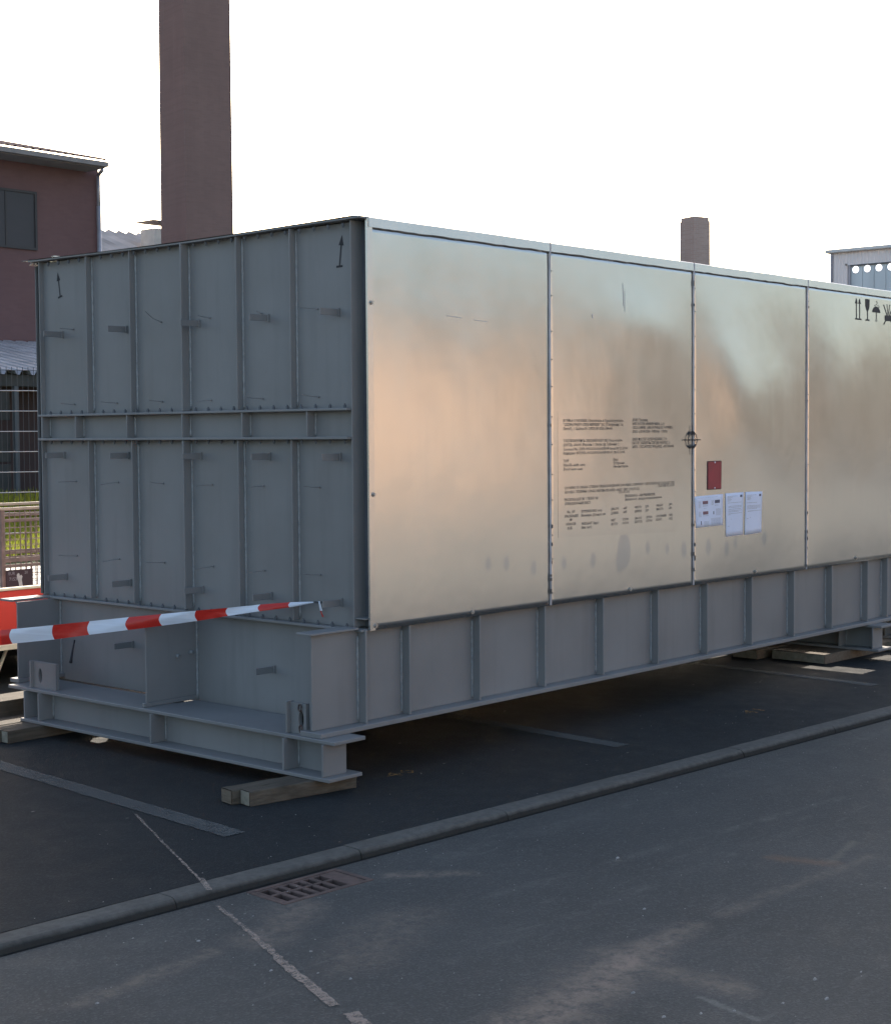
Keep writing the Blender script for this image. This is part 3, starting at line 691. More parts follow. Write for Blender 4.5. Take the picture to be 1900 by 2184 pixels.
# lashing brackets with keyholes on the near cross beam
def ring(cy, cz, r, n=14): return [(cy+r*math.cos(2*math.pi*k/n), cz+r*math.sin(2*math.pi*k/n)) for k in range(n)]
def bracket(yL, yR, hole_y, side_y, zb=.2498):
    # front plate in the y-z plane with an oval opening
    mb = MB(); zt = zb+.142; xF, xB = -.322, -.300; n = 16
    cz = zb+.068; ov = [(hole_y+.017*math.cos(2*math.pi*k/n), cz+.040*math.sin(2*math.pi*k/n)) for k in range(n)]
    def outer(a):
        c, s_ = math.cos(a), math.sin(a); ts = []
        if c > 1e-6: ts.append((yR-hole_y)/c)
        if c < -1e-6: ts.append((yL-hole_y)/c)
        if s_ > 1e-6: ts.append((zt-cz)/s_)
        if s_ < -1e-6: ts.append((zb-cz)/s_)
        t = min(ts); return (hole_y+c*t, cz+s_*t)
    angs = sorted([2*math.pi*k/n for k in range(n)] + [math.atan2(zz-cz, yy-hole_y) % (2*math.pi) for yy in (yL, yR) for zz in (zb, zt)])
    inn = [(hole_y+.017*math.cos(a), cz+.040*math.sin(a)) for a in angs]; outr = [outer(a) for a in angs]; m_ = len(angs)
    vs = [(xF, *p) for p in inn]+[(xF, *p) for p in outr]+[(xB, *p) for p in inn]+[(xB, *p) for p in outr]; fs = []
    for k in range(m_):
        j = (k+1) % m_
        fs += [(k, j, m_+j, m_+k), (2*m_+k, 3*m_+k, 3*m_+j, 2*m_+j), (k, 2*m_+k, 2*m_+j, j), (m_+k, m_+j, 3*m_+j, 3*m_+k)]
    mb.add(vs, fs)
    b = part('lashing_bracket', mb, 'steel', mod)
    mb = MB(); mb.box(-.345, -.2985, side_y, side_y+.012, zb, zt+.004); sub('side_plate', mb, 'steel', b, bevel=.002)
    mb = MB(); mb.box(-.2985, -.290, hole_y-.022, hole_y+.022, cz-.045, cz+.045); sub('opening_shade', mb, 'dark', b)  # black plate stands in for the darkness inside the opening
    return b
b1 = bracket(.103, .206, .135, .2065)
b2 = bracket(2.060, 2.262, 2.205, 2.2625)
# shackle hanging in the near bracket
mb = MB(); ringp = [(-.330, .135+.010*math.cos(t), .372+.016*math.sin(t)) for t in [k*2*math.pi/12 for k in range(13)]]; mb.tube(ringp, .0035, 6)
ringp = [(-.330, .131+.009*math.cos(t), .276+.018*math.sin(t)) for t in [k*2*math.pi/12 for k in range(13)]]; mb.tube(ringp, .0035, 6)
sub('shackle', mb, 'cast', b1, smooth=True)
mb = MB(); mb.tube([(-.05, 2.269, .479), (-.06, 2.262, .46), (-.075, 2.256, .42), (-.09, 2.247, .38), (-.10, 2.239, .360)], [.005, .0045, .006, .007, .010], 6)
part('black_strap', mb, 'strap', mod, smooth=True)

# ---- markings on the cladding
mp_ = [(1.440, 1.062), (2.600, 1.738)]
mb = MB(); nx, nz = 30, 20
for j in range(nz+1):
    for k in range(nx+1):
        x = mp_[0][0]+(mp_[1][0]-mp_[0][0])*k/nx; z = mp_[0][1]-.028*k/nx*(1-j/nz)+(mp_[1][1]-mp_[0][1]+.028*k/nx*(1-j/nz))*j/nz
        e = 0 if (k in (0, nx) or j in (0, nz)) else .0004
        mb.v.append((x, ys(x, z, .0008+e), z))
for j in range(nz):
    for k in range(nx): a = j*(nx+1)+k; mb.f.append((a, a+1, a+nx+2, a+nx+1))
mplate = part('marking_plate', mb, 'plate', mod, smooth=True)
TX = [  # text, x, z, height, width
 ('BUYER & CONSIGNEE / Покупатель & Грузополучатель:', 1.486, 1.682, .0165, .555), ('"GAZPROMNEFT-OMSK REFINERY" JSC ("Газпромнефть-', 1.486, 1.660, .0165, .555), ('Омск"), 1 Gubkina Pr. OMSK-RUSSIA 644040', 1.486, 1.638, .0165, .445),
 ('SELLER / Продавец', 2.127, 1.687, .0165, .155), ('AMEC FOSTER WHEELER IBERIA, S.L.U.', 2.127, 1.665, .0165, .335), ('CALLE GABRIEL GARCIA MARQUEZ, NUMBER 2', 2.127, 1.644, .0165, .42), ('28232 - LAS ROZAS - MADRID - SPAIN', 2.127, 1.622, .0165, .355),
 ('"ГАЗПРОМНЕФТЬ-ОМСКИЙ НПЗ" АО, Получатель,', 1.486, 1.573, .0155, .545), ('(ОНПЗ), 644040, Россия, г. Омск, пр. Губкина, 1', 1.486, 1.551, .0155, .505), ('Contract No ОНЗ-14/10200/01060/Р/08 dated 18.12.2014', 1.486, 1.528, .0155, .59), ('Контракт №ОНЗ-14/10200/01060/Р/08 от 18.12.2014', 1.486, 1.506, .0155, .565),
 ('АМЕК ФОСТЕР УИЛЕР ИБЕРИЯ С.Л.У.', 2.127, 1.577, .0165, .355), ('КАЛЛЕ ГАБРИЭЛЬ ГАРСИА МАРКЕС, 2', 2.127, 1.556, .0165, .385), ('28232 - ЛАС РОСАС МАДРИД - ИСПАНИЯ', 2.127, 1.535, .0165, .425),
 ('TOP', 1.488, 1.465, .0165, .045), ('Handle with care', 1.488, 1.443, .0165, .19), ("Don't turn over", 1.488, 1.421, .0165, .17), ('Верх', 1.943, 1.466, .0155, .048), ('Осторожно', 1.943, 1.446, .0155, .105), ('Не кантовать', 1.943, 1.427, .0155, .14),
 ('COUNTRY OF ORIGIN / СТРАНА ПРОИСХОЖДЕНИЯ: EUROPEAN COMMUNITY / ЕВРОПЕЙСКОЕ СООБЩЕСТВО', 1.495, 1.320, .0150, 1.065), ('GOODS / ТОВАРЫ: STAGE HEATER RELATED LINES UNIT 1102-F-101', 1.495, 1.297, .0155, .70), ('/ ПАРТИЯ: НС-101М', 2.378, 1.305, .0140, .18), ('1102-F-101', 1.99, 1.282, .0145, .105),
 ('PACKING LIST Nº / ТЕХН. Nº', 1.495, 1.256, .0160, .305), ('УПАКОВОЧНЫЙ ЛИСТ', 1.498, 1.234, .0155, .23), ('ENGA204-01 - AIR PREHEATER', 2.056, 1.258, .0160, .30), ('ENGA204-01 - воздухоподогреватель', 2.056, 1.238, .0140, .37),
 ('No. OF', 1.518, 1.190, .0155, .068), ('PACKAGES', 1.498, 1.167, .0160, .118), ('№', 1.540, 1.147, .0140, .022), ('УПАКОВ', 1.508, 1.124, .0145, .085), ('1/5', 1.518, 1.102, .0160, .045),
 ('DIMENSIONS (cm)', 1.645, 1.188, .0155, .188), ('Размеры, Длина в см', 1.645, 1.166, .0145, .22), ('WEIGHT (kgs.)', 1.648, 1.121, .0155, .155), ('Вес (кг.)', 1.648, 1.100, .0145, .09),
 ('LENGTH', 1.920, 1.190, .0145, .073), ('ДЛИНА', 1.920, 1.167, .0145, .070), ('647', 2.040, 1.190, .0145, .034), ('647', 2.040, 1.168, .0145, .034), ('WIDTH', 2.152, 1.191, .0145, .064), ('ШИРИНА', 2.152, 1.168, .0145, .068), ('270', 2.258, 1.191, .0145, .034), ('270', 2.258, 1.169, .0145, .034), ('HEIGHT', 2.372, 1.193, .0145, .070), ('ВЫСОТА', 2.372, 1.171, .0145, .070), ('280', 2.502, 1.195, .0145, .034), ('280', 2.502, 1.174, .0145, .034),
 ('NET', 1.922, 1.127, .0150, .040), ('НЕТТО', 1.922, 1.105, .0145, .060), ('17700', 2.030, 1.127, .0145, .062), ('17700', 2.030, 1.106, .0145, .062), ('GROSS', 2.152, 1.128, .0145, .068), ('БРУТТО', 2.152, 1.107, .0145, .075), ('17700', 2.265, 1.129, .0145, .062), ('17700', 2.265, 1.108, .0145, .062), ('CONTAINER', 2.366, 1.131, .0145, .112), ('КОНТ.', 2.366, 1.110, .0145, .068), ('N/A', 2.506, 1.133, .0145, .034), ('Н/Д', 2.506, 1.112, .0145, .034)]
mb = MB(); rnd = random.Random(5)
for txt, x, z, h, wd in TX:
    vs, fs = text_mesh(txt, h*1.36, 1); mx_ = max(v[0] for v in vs); kx = wd/mx_; til = rnd.uniform(-.003, .003)+(.006 if z < 1.34 and x > 1.9 else 0)
    tv = []
    for v in vs: X_, Z_ = x+v[0]*kx, z+v[1]*1.02+v[0]*kx*til; tv.append((X_, ys(X_, Z_, .0036), Z_))
    mb.add(tv, fs)
sub('printed_text', mb, 'ink', mplate)
# centre of gravity symbol on the second seam
def decal(polys, off=.0022):
    mb = MB()
    for pl in polys: mb.add([(p[0], min(ys(p[0], p[1], off), -.0075 if 2.755 < p[0] < 2.787 else 9), p[1]) for p in pl], [tuple(range(len(pl)))])
    return mb
CX, CZ = 2.746, 1.577
def bar(a, b, wd):
    a, b = Vector(a), Vector(b); d = (b-a).normalized(); n_ = Vector((-d.y, d.x))*wd/2; return [tuple(a+n_), tuple(b+n_), tuple(b-n_), tuple(a-n_)]
pol = [bar((CX, CZ-.088), (CX, CZ+.086), .0075), bar((CX-.092, CZ), (CX+.092, CZ), .0065)]
n = 28
for k in range(n):
    a0, a1 = 2*math.pi*k/n, 2*math.pi*(k+1)/n; ro = .053; ri = .044
    deg = math.degrees(a0) % 360
    if 50 < deg < 125 : ri = .033
    if 230 < deg < 310: ri = .036
    pol.append([(CX+ro*math.cos(a0), CZ+ro*math.sin(a0)), (CX+ro*math.cos(a1), CZ+ro*math.sin(a1)), (CX+ri*math.cos(a1), CZ+ri*math.sin(a1)), (CX+ri*math.cos(a0), CZ+ri*math.sin(a0))])
mb = MB()
for pl in pol: mb.add([(p[0], -.0105, p[1]) for p in pl], [tuple(range(len(pl)))])
part('gravity_mark', mb, 'black', mod)
# handling pictograms
Z0, Z1 = 2.402, 2.549
pa = []
for xx in (4.851, 4.899):
    pa += [bar((xx, Z0), (xx, Z1-.03), .009), [(xx-.017, Z1-.040), (xx+.017, Z1-.040), (xx, Z1)]]
pa.append(bar((4.833, Z0), (4.925, Z0), .010))
part('upright_pictogram', decal(pa), 'black', mod)
gx = 5.018
pg = [[(gx-.032, Z1), (gx-.030, 2.50), (gx-.020, 2.478), (gx-.004, 2.464), (gx+.004, 2.464), (gx+.020, 2.478), (gx+.030, 2.50), (gx+.032, Z1)], bar((gx, 2.466), (gx, Z0), .010), [(gx-.030, Z0-.005), (gx+.030, Z0-.005), (gx+.026, Z0+.006), (gx-.026, Z0+.006)]]
part('glass_pictogram', decal(pg), 'black', mod)
ux = 5.155; dome = [(ux+.060*math.cos(math.pi*k/12), 2.462+.042*math.sin(math.pi*k/12)) for k in range(13)]
pu = [dome, bar((ux, 2.463), (ux, 2.412), .008)] + [bar((ux+.012*math.cos(a), 2.413+.010*math.sin(a)-.002), (ux+.012*math.cos(a+.5)-.0, 2.413+.010*math.sin(a+.5)-.002), .005) for a in (3.2, 3.7, 4.2, 4.7, 5.2, 5.7)]
for dx, dz in ((-.02, .055), (.002, .062), (.018, .075), (.030, .058), (.045, .048), (.008, .085), (-.004, .047)): pu.append(bar((ux+dx, 2.46+dz), (ux+dx-.006, 2.46+dz-.010), .006))
part('umbrella_pictogram', decal(pu), 'black', mod)
hx = 5.345
ph = [[(hx-.055, 2.450), (hx+.055, 2.455), (hx+.060, 2.425), (hx+.030, 2.412), (hx-.030, 2.410), (hx-.058, 2.420)], bar((hx-.075, 2.525), (hx-.02, 2.45), .008), bar((hx+.075, 2.525), (hx+.02, 2.45), .008), bar((hx-.022, 2.53), (hx-.004, 2.455), .007), bar((hx+.022, 2.53), (hx+.004, 2.455), .007), bar((hx-.04, 2.415), (hx-.075, 2.383), .009), bar((hx+.04, 2.415), (hx+.075, 2.383), .009)]
part('sling_pictogram', decal(ph), 'black', mod)
# dark red name plate with two pale rivets
rp = [(2.918, 1.273), (3.070, 1.448)]
def rrect(x0, z0, x1, z1, r, n=4):
    pts = []
    for cx_, cz_, a0 in ((x1-r, z1-r, 0), (x0+r, z1-r, 90), (x0+r, z0+r, 180), (x1-r, z0+r, 270)):
        pts += [(cx_+r*math.cos(R(a0+90*k/n)), cz_+r*math.sin(R(a0+90*k/n))) for k in range(n+1)]
    return pts
def yb_(a, b): return ys(a, b)-.001
mb = MB(); mb.extrude([(a, yb_(a, b)+.002, b) for a, b in rrect(rp[0][0], rp[0][1], rp[1][0], rp[1][1], .010)], (0, -.0045, 0))
npl = part('name_plate', mb, 'rim', mod)
mb = MB(); mb.extrude([(a, yb_(a, b)-.0024, b) for a, b in rrect(rp[0][0]+.006, rp[0][1]+.006, rp[1][0]-.006, rp[1][1]-.006, .006)], (0, -.0014, 0)); sub('red_face', mb, 'redpl', npl)
for z in (1.283, 1.439):
    q_ = yb_(2.994, z); mb = MB(); mb.tube([(2.994, q_-.002, z), (2.994, q_-.0065, z)], .0050, 10); sub('rivet', mb, 'paper', npl)

# ---- three sheets of paper taped below it (things of their own)
def paper(corners, label, kindp):
    xs = [c[0] for c in corners]; zs = [c[1] for c in corners]; mb = MB(); nx = nz = 8
    tl, tr_, br_, bl_ = [Vector(c) for c in corners]
    def P(u, v): return (tl*(1-u)+tr_*u)*(1-v)+(bl_*(1-u)+br_*u)*v
    def W(u, v, off=0.0):
        p = P(u, v); curl = .004*max(0, abs(u-.5)-.38)+.003*max(0, v-.85); return (p.x, ys(p.x, p.y, .0018+curl+off+.0004*math.sin(u*9+v*4)), p.y)
    for layer in (0, -.0006):
        for j in range(nz+1):
            for k in range(nx+1): mb.v.append(W(k/nx, j/nz, layer))
    q = (nx+1)*(nz+1)
    for j in range(nz):
        for k in range(nx): a = j*(nx+1)+k; mb.f.append((a, a+nx+1, a+nx+2, a+1)); mb.f.append((q+a, q+a+1, q+a+nx+2, q+a+nx+1))
    for k in range(nx): mb.f.append((k, k+1, q+k+1, q+k)); t = nz*(nx+1)+k; mb.f.append((t, q+t, q+t+1, t+1))
    for j in range(nz): t = j*(nx+1); mb.f.append((t, q+t, q+t+nx+1, t+nx+1)); t += nx; mb.f.append((t, t+nx+1, q+t+nx+1, q+t))
    c = P(.5, .5); loc = (c.x, ys(c.x, c.y), c.y)
    o = part('notice_sheet', mb, 'paper', None, loc=loc, smooth=True); tag(o, label, 'notice', 'papers taped to the sheet metal cladding')
    def blk(lst, mat, nm):
        m2 = MB()
        for u0, v0, u1, v1 in lst:
            n_ = 4
            for k in range(n_):
                a, b = u0+(u1-u0)*k/n_, u0+(u1-u0)*(k+1)/n_; m2.add([W(a, v0, .0008), W(b, v0, .0008), W(b, v1, .0008), W(a, v1, .0008)], [(0, 3, 2, 1)])
        part(nm, m2, mat, o)
    rn = random.Random(len(label))
    if kindp == 'diagram':
        for q_, m_ in (((.27, .17, .46, .27), 'printr'), ((.27, .50, .46, .60), 'printr'), ((.70, .17, .88, .27), 'printd'), ((.64, .52, .67, .62), 'printd'), ((.18, .80, .21, .92), 'printd')): blk([q_], m_, 'printed_diagram')
        l = []
        for bx, by, bw, bh in ((.12, .17, .09, .2), (.58, .17, .08, .14), (.12, .5, .09, .16), (.74, .45, .18, .2), (.30, .82, .18, .14), (.56, .74, .36, .22), (.27, .29, .19, .05), (.27, .62, .2, .03), (.3, .4, .1, .02), (.7, .32, .12, .03), (.1, .06, .7, .015)):
            y_ = by
            while y_ < by+bh: 
                u_ = bx
                while u_ < bx+bw: e = u_+rn.uniform(.02, .06); l.append((u_, y_, min(e, bx+bw), y_+.009)); u_ = e+.012
                y_ += .022
        blk(l, 'print_', 'printed_lines')
    else:
        blk([(.80, .055, .92, .11)], 'printd', 'printed_logo'); l = []
        rows = [(.07, .1, .66), (.095, .1, .4), (.125, .1, .3), (.15, .12, .34), (.175, .1, .28)] + ([(.22, .12, .9), (.30, .15, .9), (.33, .15, .9), (.37, .15, .85), (.405, .15, .9), (.43, .15, .75), (.47, .15, .9), (.495, .12, .3)] if kindp == 'letter' else [(.25, .1, .68), (.32, .1, .9), (.345, .1, .86), (.37, .1, .9), (.395, .1, .7), (.445, .15, .95), (.45, .15, .5)]) + [(.76 if kindp == 'letter' else .62, .1, .2), (.60, .3, .34)]
        for v_, u0, u1 in rows:
            u_ = u0
            while u_ < u1: e = min(u1, u_+rn.uniform(.03, .12)); l.append((u_, v_, e, v_+.010)); u_ = e+.014
        blk(l, 'print_', 'printed_lines')
paper([(2.781, 1.237), (3.092, 1.243), (3.094, 1.051), (2.799, 1.048)], 'wide notice sheet with small pictures taped below the red plate', 'diagram')
paper([(3.118, 1.245), (3.328, 1.247), (3.329, .980), (3.134, .977)], 'tall white paper in the middle of the three taped sheets', 'letter')
paper([(3.350, 1.247), (3.553, 1.244), (3.556, .982), (3.354, .977)], 'tall white paper at the right end of the taped sheets', 'memo')

# ================================================================== TIMBERS UNDER THE MODULE
def timber(label, x0, y0, L_, wd, h, rot, mat='wood', z=0., group='timbers carrying the steel module', end='woodend'):
    t = thing('timber_block', label, 'timber', (x0, y0, z), group)
    ax = Vector((math.cos(rot), math.sin(rot), 0)); ay = Vector((-math.sin(rot), math.cos(rot), 0)); az = Vector((0, 0, 1))
    mb = MB(); nseg = 10
    # a sawn beam with slightly uneven faces
    sec = [(0, 0), (wd, 0), (wd, h), (0, h)]
    for k in range(nseg+1):
        for (a, b) in sec:
            j = mnoise.noise(Vector((k*.9+x0*7, a*20+y0*5, b*20)))*.0022
            p = Vector((x0, y0, z))+ax*(L_*k/nseg)+ay*(a+j)+az*(b+(j if b > 0 else 0)); mb.v.append(tuple(p))
    for k in range(nseg):
        for j in range(4): mb.f.append((k*4+j, k*4+(j+1) % 4, (k+1)*4+(j+1) % 4, (k+1)*4+j))
    part('beam', mb, mat, t, bevel=.003)
    for k, s_ in ((0, -1), (1, 1)):
        mb = MB(); c = Vector((x0, y0, z))+ax*(L_*k+s_*.0012)+ay*(wd/2)+az*(h/2+.0005); mb.obox(c, ax, ay, az, .0012, wd/2-.003, h/2-.004)
        part('sawn_end', mb, end, t)
    return t
timber('short weathered timber with pale sawn end under the near beam corner', -.722, .040, .572, .074, .0670, -.165)
timber('darker timber lying behind the one with the pale sawn end', -.752, .125, .60, .085, .0662, -.165, end='woodx')
timber('weathered timber under the far end of the near cross beam', -.606, 2.087, .62, .060, .0670, .0)
timber('timber lying tight behind the one under the far beam end', -.640, 2.152, .66, .105, .0668, .0, end='woodx')
timber('wide flat timber reaching left past the far beam end', -.95, 2.265, .95, .20, .0668, .01)
timber('thick dark timber standing proud at the back of the left stack', -1.0, 2.50, .95, .22, .150, .012)
timber('pale broad plank under the girder at the right of the photo', 4.640, .118, 1.1, .42, .0670, -.03, 'woodx')
timber('narrow plank farther back under the right cross beam', 4.55, .60, 1.2, .2, .0670, -.02, 'woodx')
timber('long timber under the hidden far corner of the module', 5.4, 2.0, .9, .25, .0670, 0, 'woodx')
timber('timber below the last cross beam near corner', 5.55, .02, .6, .16, .0670, 0, 'woodx')

# ================================================================== BARRIER TAPE
KT = Vector((-.03, .336, 0)); TD = Vector((-.37408, .92739, 0)); TN = Vector((-.92739, -.37408, 0))
tp = thing('barrier_tape', 'red and white striped barrier tape tied to the end wall', 'barrier tape', (-.03, .336, .82))
EDG = [(-.010, .8235, .8195), (.136, .815, .791), (.297, .799, .767), (.472, .778, .738), (.642, .7595, .707), (.838, .736, .677), (1.030, .713, .649), (1.256, .685, .617), (1.466, .659, .584), (1.7175, .629, .553)]
def edge_at(s_):
    if s_ <= EDG[-1][0]:
        for a, b in zip(EDG[:-1], EDG[1:]):
            if s_ <= b[0]: t = max(0, (s_-a[0])/(b[0]-a[0])); return a[1]+(b[1]-a[1])*t, a[2]+(b[2]-a[2])*t
    d = s_-1.7175; return .629-.112*d+.012*d*d, .551-.116*d+.012*d*d
bounds = [e[0] for e in EDG]
while bounds[-1] < 3.6: bounds.append(bounds[-1]+.25)
for i in range(len(bounds)-1):
    s0, s1 = bounds[i], bounds[i+1]; mb = MB(); ns = 8; nv = 6
    for k in range(ns+1):
        for j in range(nv+1):
            v = j/nv; wob = .012*math.sin(math.pi*v)   # curved colour change, as printed
            s_ = s0+(s1-s0)*k/ns; sw = s_+wob*min(1, s_*4) if s_ > .02 else s_
            zt, zb = edge_at(s_); cup = .004*mnoise.noise(Vector((s_*22, v*2.5, 3)))*min(1, s_*3)+.0035*math.sin(math.pi*v)*min(1, s_*3)+.006*math.sin(s_*7+v*3)
            p = KT+TD*sw+TN*cup; mb.v.append((p.x, p.y, zb+(zt-zb)*v))
    for k in range(ns):
        for j in range(nv): a = k*(nv+1)+j; mb.f.append((a, a+1, a+nv+2, a+nv+1))
    part('white_stripe' if i % 2 == 0 else 'red_stripe', mb, 'tapew' if i % 2 == 0 else 'taper', tp, smooth=True)
def tail(z0, z1, mat, nm):
    mb = MB()
    for k in range(7):
        t = k/6; z = z0+(z1-z0)*t; hw = .005+.004*math.sin(3*t+z*30); p = KT+TD*(-.022-.018*(max(0, .825-z)/.075)**1.3)
        mb.v += [(p.x-.004, p.y-hw, z), (p.x-.010+.004*t, p.y+.002, z-.001), (p.x-.004, p.y+hw, z)]
    for k in range(6):
        for j in (0, 1): mb.f.append((k*3+j, k*3+j+1, k*3+j+4, k*3+j+3))
    part(nm, mb, mat, tp, smooth=True)
tail(.826, .780, 'tapew', 'white_tail'); tail(.780, .751, 'taper', 'red_tail')
mb = MB(); mb.tube([(-.0005, .327, .818), (-.03, .330, .8205), (-.045, .333, .822)], .005, 6); part('tie_wire', mb, 'bolt', tp)
pe = KT+TD*3.62; zt, zb = edge_at(3.6)
bp = thing('barrier_post', 'slim grey post holding the outer end of the barrier tape', 'post', (pe.x, pe.y, 0))
mb = MB(); mb.tube([(pe.x, pe.y, .03), (pe.x, pe.y, .9)], .02, 10); part('pole', mb, 'post', bp, smooth=True)
mb = MB(); mb.tube([(pe.x, pe.y, 0), (pe.x, pe.y, .03)], .16, 16); part('foot', mb, 'tyre', bp)

# ================================================================== LEFT BACKGROUND
# red drop-side trailer behind the module
tr_ = thing('flat_trailer', 'low red trailer with cream edge strips behind the steel module', 'trailer', (-.2, 4.6, 0))
TX0, TX1, TY0, TY1 = -2.9, 2.3, 3.77, 5.6
mb = MB(); mb.box(TX0, TX1, TY0, TY0+.03, .275, .622); part('side_board', mb, 'red', tr_, bevel=.003)
mb = MB(); mb.box(TX0, TX1, TY1-.03, TY1, .2755, .33); part('rear_edge', mb, 'red', tr_, bevel=.003)
for x in (TX0, TX1-.03): mb = MB(); mb.box(x, x+.03, TY0+.031, TY1-.031, .2755, .33); part('tail_edge', mb, 'red', tr_, bevel=.003)
mb = MB(); mb.box(TX0-.01, TX1+.01, TY0-.012, TY0+.04, .6225, .640); part('top_strip', mb, 'cream', tr_, bevel=.003)
mb = MB(); mb.box(TX0-.01, TX1+.01, TY0-.03, TY0+.03, .238, .2745); part('bottom_strip', mb, 'cream', tr_, bevel=.003)
mb = MB(); mb.box(TX0+.031, TX1-.031, TY0+.031, TY1-.031, .24, .27); part('floor', mb, 'under', tr_)
mb = MB(); mb.obox((.475, 3.86, .105), Vector((.43, 0, .9)).normalized(), (0, 1, 0), Vector((.9, 0, -.43)).normalized(), .15, .008, .008); part('strut', mb, 'cream', tr_)
mb = MB(); mb.obox((-2.0, 3.86, .105), Vector((.43, 0, .9)).normalized(), (0, 1, 0), Vector((.9, 0, -.43)).normalized(), .15, .008, .008); part('strut', mb, 'cream', tr_)
for x in (-1.5, 1.3):
    for y in (4.0, 5.2):
        mb = MB(); mb.tube([(x, y, .118), (x, y+.16, .118)], .117, 20); wl = part('wheel', mb, 'tyre', tr_); mb = MB(); mb.tube([(x, y-.004, .118), (x, y+.02, .118)], .06, 14); sub('rim', mb, 'post', wl)
mb = MB(); mb.box(TX0+.1, TX1-.1, 4.5, 4.6, .08, .239); mb.box(TX0+.1, TX1-.1, 4.9, 5.0, .08, .239); part('chassis_rail', mb, 'under', tr_)
# wire cage pallet
CX0, CX1, CY0, CY1 = 1.945, 3.185, 6.10, 6.92
cg = thing('cage_pallet', 'rusty steel mesh pallet cage with a dark lettered board', 'pallet cage', (2.56, 6.5, .1))
for x in (CX0, CX1-.036):
    for y in (CY0, CY1-.036): mb = MB(); mb.box(x, x+.036, y, y+.036, .1, 1.02); part('corner_post', mb, 'cage', cg, bevel=.003)
mb = MB(); mb.box(CX0-.01, CX1+.01, CY0-.012, CY0+.03, 1.0205, 1.044); part('top_rail', mb, 'cagetop', cg, bevel=.003)
mb = MB(); mb.box(CX0-.01, CX1+.01, CY1-.03, CY1+.012, 1.0205, 1.044); part('top_rail', mb, 'cagetop', cg, bevel=.003)
for x in (CX0, CX1-.03): mb = MB(); mb.box(x, x+.03, CY0+.031, CY1-.031, 1.0205, 1.043); part('top_rail', mb, 'cagetop', cg, bevel=.003)
for y in (CY0+.004, CY1-.02):
    for z0, z1 in ((.590, .628), (.548, .572), (.925, .948)):
        mb = MB(); mb.box(CX0+.037, CX1-.037, y, y+.014, z0, z1); part('mid_rail', mb, 'cage', cg, bevel=.002)
for y in (CY0+.010, CY1-.012):
    mb = MB(); x = CX0+.085
    while x < CX1-.05: mb.box(x-.0035, x+.0035, y-.0025, y+.0025, .14, .99); x += .052
    z = .67
    while z < 1.01: mb.box(CX0+.036, CX1-.036, y+.003, y+.007, z-.0025, z+.0025); z += .051
    for z in (.998, .49, .44, .39, .34, .29, .24, .19): mb.box(CX0+.036, CX1-.036, y+.003, y+.007, z-.0025, z+.0025)
    part('wire_mesh', mb, 'cage', cg, kind='stuff')
for x in (CX0+.008, CX1-.012):
    mb = MB(); y = CY0+.08
    while y < CY1-.05: mb.box(x-.0025, x+.0025, y-.003, y+.003, .14, 1.0); y += .052
    z = .2
    while z < 1.0: mb.box(x-.002, x+.002, CY0+.036, CY1-.036, z-.0025, z+.0025); z += .051
    part('wire_mesh', mb, 'cage', cg, kind='stuff')
mb = MB(); mb.box(CX0, CX1, CY0, CY1, .1, .135); part('base_tray', mb, 'cage', cg, bevel=.004)
for x in (CX0, CX1-.12):
    for y in (CY0, CY1-.12): mb = MB(); mb.box(x, x+.12, y, y+.12, 0, .0995); part('foot', mb, 'cage', cg)
mb = MB(); mb.box(1.978, 2.232, CY0-.012, CY0-.004, .30, .528); bd = part('lettered_board', mb, 'board', cg)
m2 = MB()
for txt, x, z, h in (('EUR', 1.997, .488, .026), ('20', 2.150, .490, .024), ('7153', 2.003, .440, .028)):
    vs, fs = text_mesh(txt, h*1.4, 2); m2.add([(x+v[0]*.95, CY0-.0132, z+v[1]) for v in vs], fs)
sub('lettering', m2, 'boardprint', bd)
m2 = MB(); sm = [(2.075, .485), (2.088, .500), (2.100, .495), (2.104, .475), (2.118, .484), (2.130, .470), (2.122, .445), (2.132, .39), (2.118, .375), (2.098, .382), (2.092, .42), (2.078, .455)]
m2.add([(a, CY0-.0140, b) for a, b in sm], [tuple(range(len(sm)))]); sub('paint_splash', m2, 'smear', bd)
# second cage, to the left of it
# double-rod mesh fence
FD = Vector((math.cos(R(-20)), math.sin(R(-20)), 0)); FP = Vector((2.89, 7.55, 0))
fe = thing('mesh_fence', 'grey double rod mesh fence behind the cage and trailer', 'fence', (2.89, 7.55, 0))
ROW = [.11+.1895*k for k in range(12)]; ROW = [2.24-.1885*k for k in range(12)]
for p in range(-3, 3):
    s0, s1 = p*2.5-.9, p*2.5+1.6
    mb = MB(); c = FP+FD*s0; mb.box(c.x-.03, c.x+.03, c.y-.02, c.y+.02, 0, 2.3); part('post', mb, 'post', fe)
    for z in ROW[1:]:
        mb = MB()
        for o in (-.0065, .0065):
            off = Vector((-FD.y, FD.x, 0))*o; mb.tube([FP+FD*(s0+.035)+off+Vector((0, 0, z)), FP+FD*(s1-.035)+off+Vector((0, 0, z))], .0042, 6)
        part('horizontal_rod', mb, 'rod', fe, smooth=True)
    mb = MB(); mb.tube([FP+FD*(s0+.035)+Vector((0, 0, ROW[0])), FP+FD*(s1-.035)+Vector((0, 0, ROW[0]))], .0030, 6); part('horizontal_rod', mb, 'post', fe, smooth=True)
    mb = MB(); s_ = s0+.06
    while s_ < s1-.04: q = FP+FD*s_; mb.box(q.x-.0018, q.x+.0018, q.y-.0018, q.y+.0018, .05, ROW[0]+.03); s_ += .05
    part('vertical_wires', mb, 'wire', fe, kind='stuff')
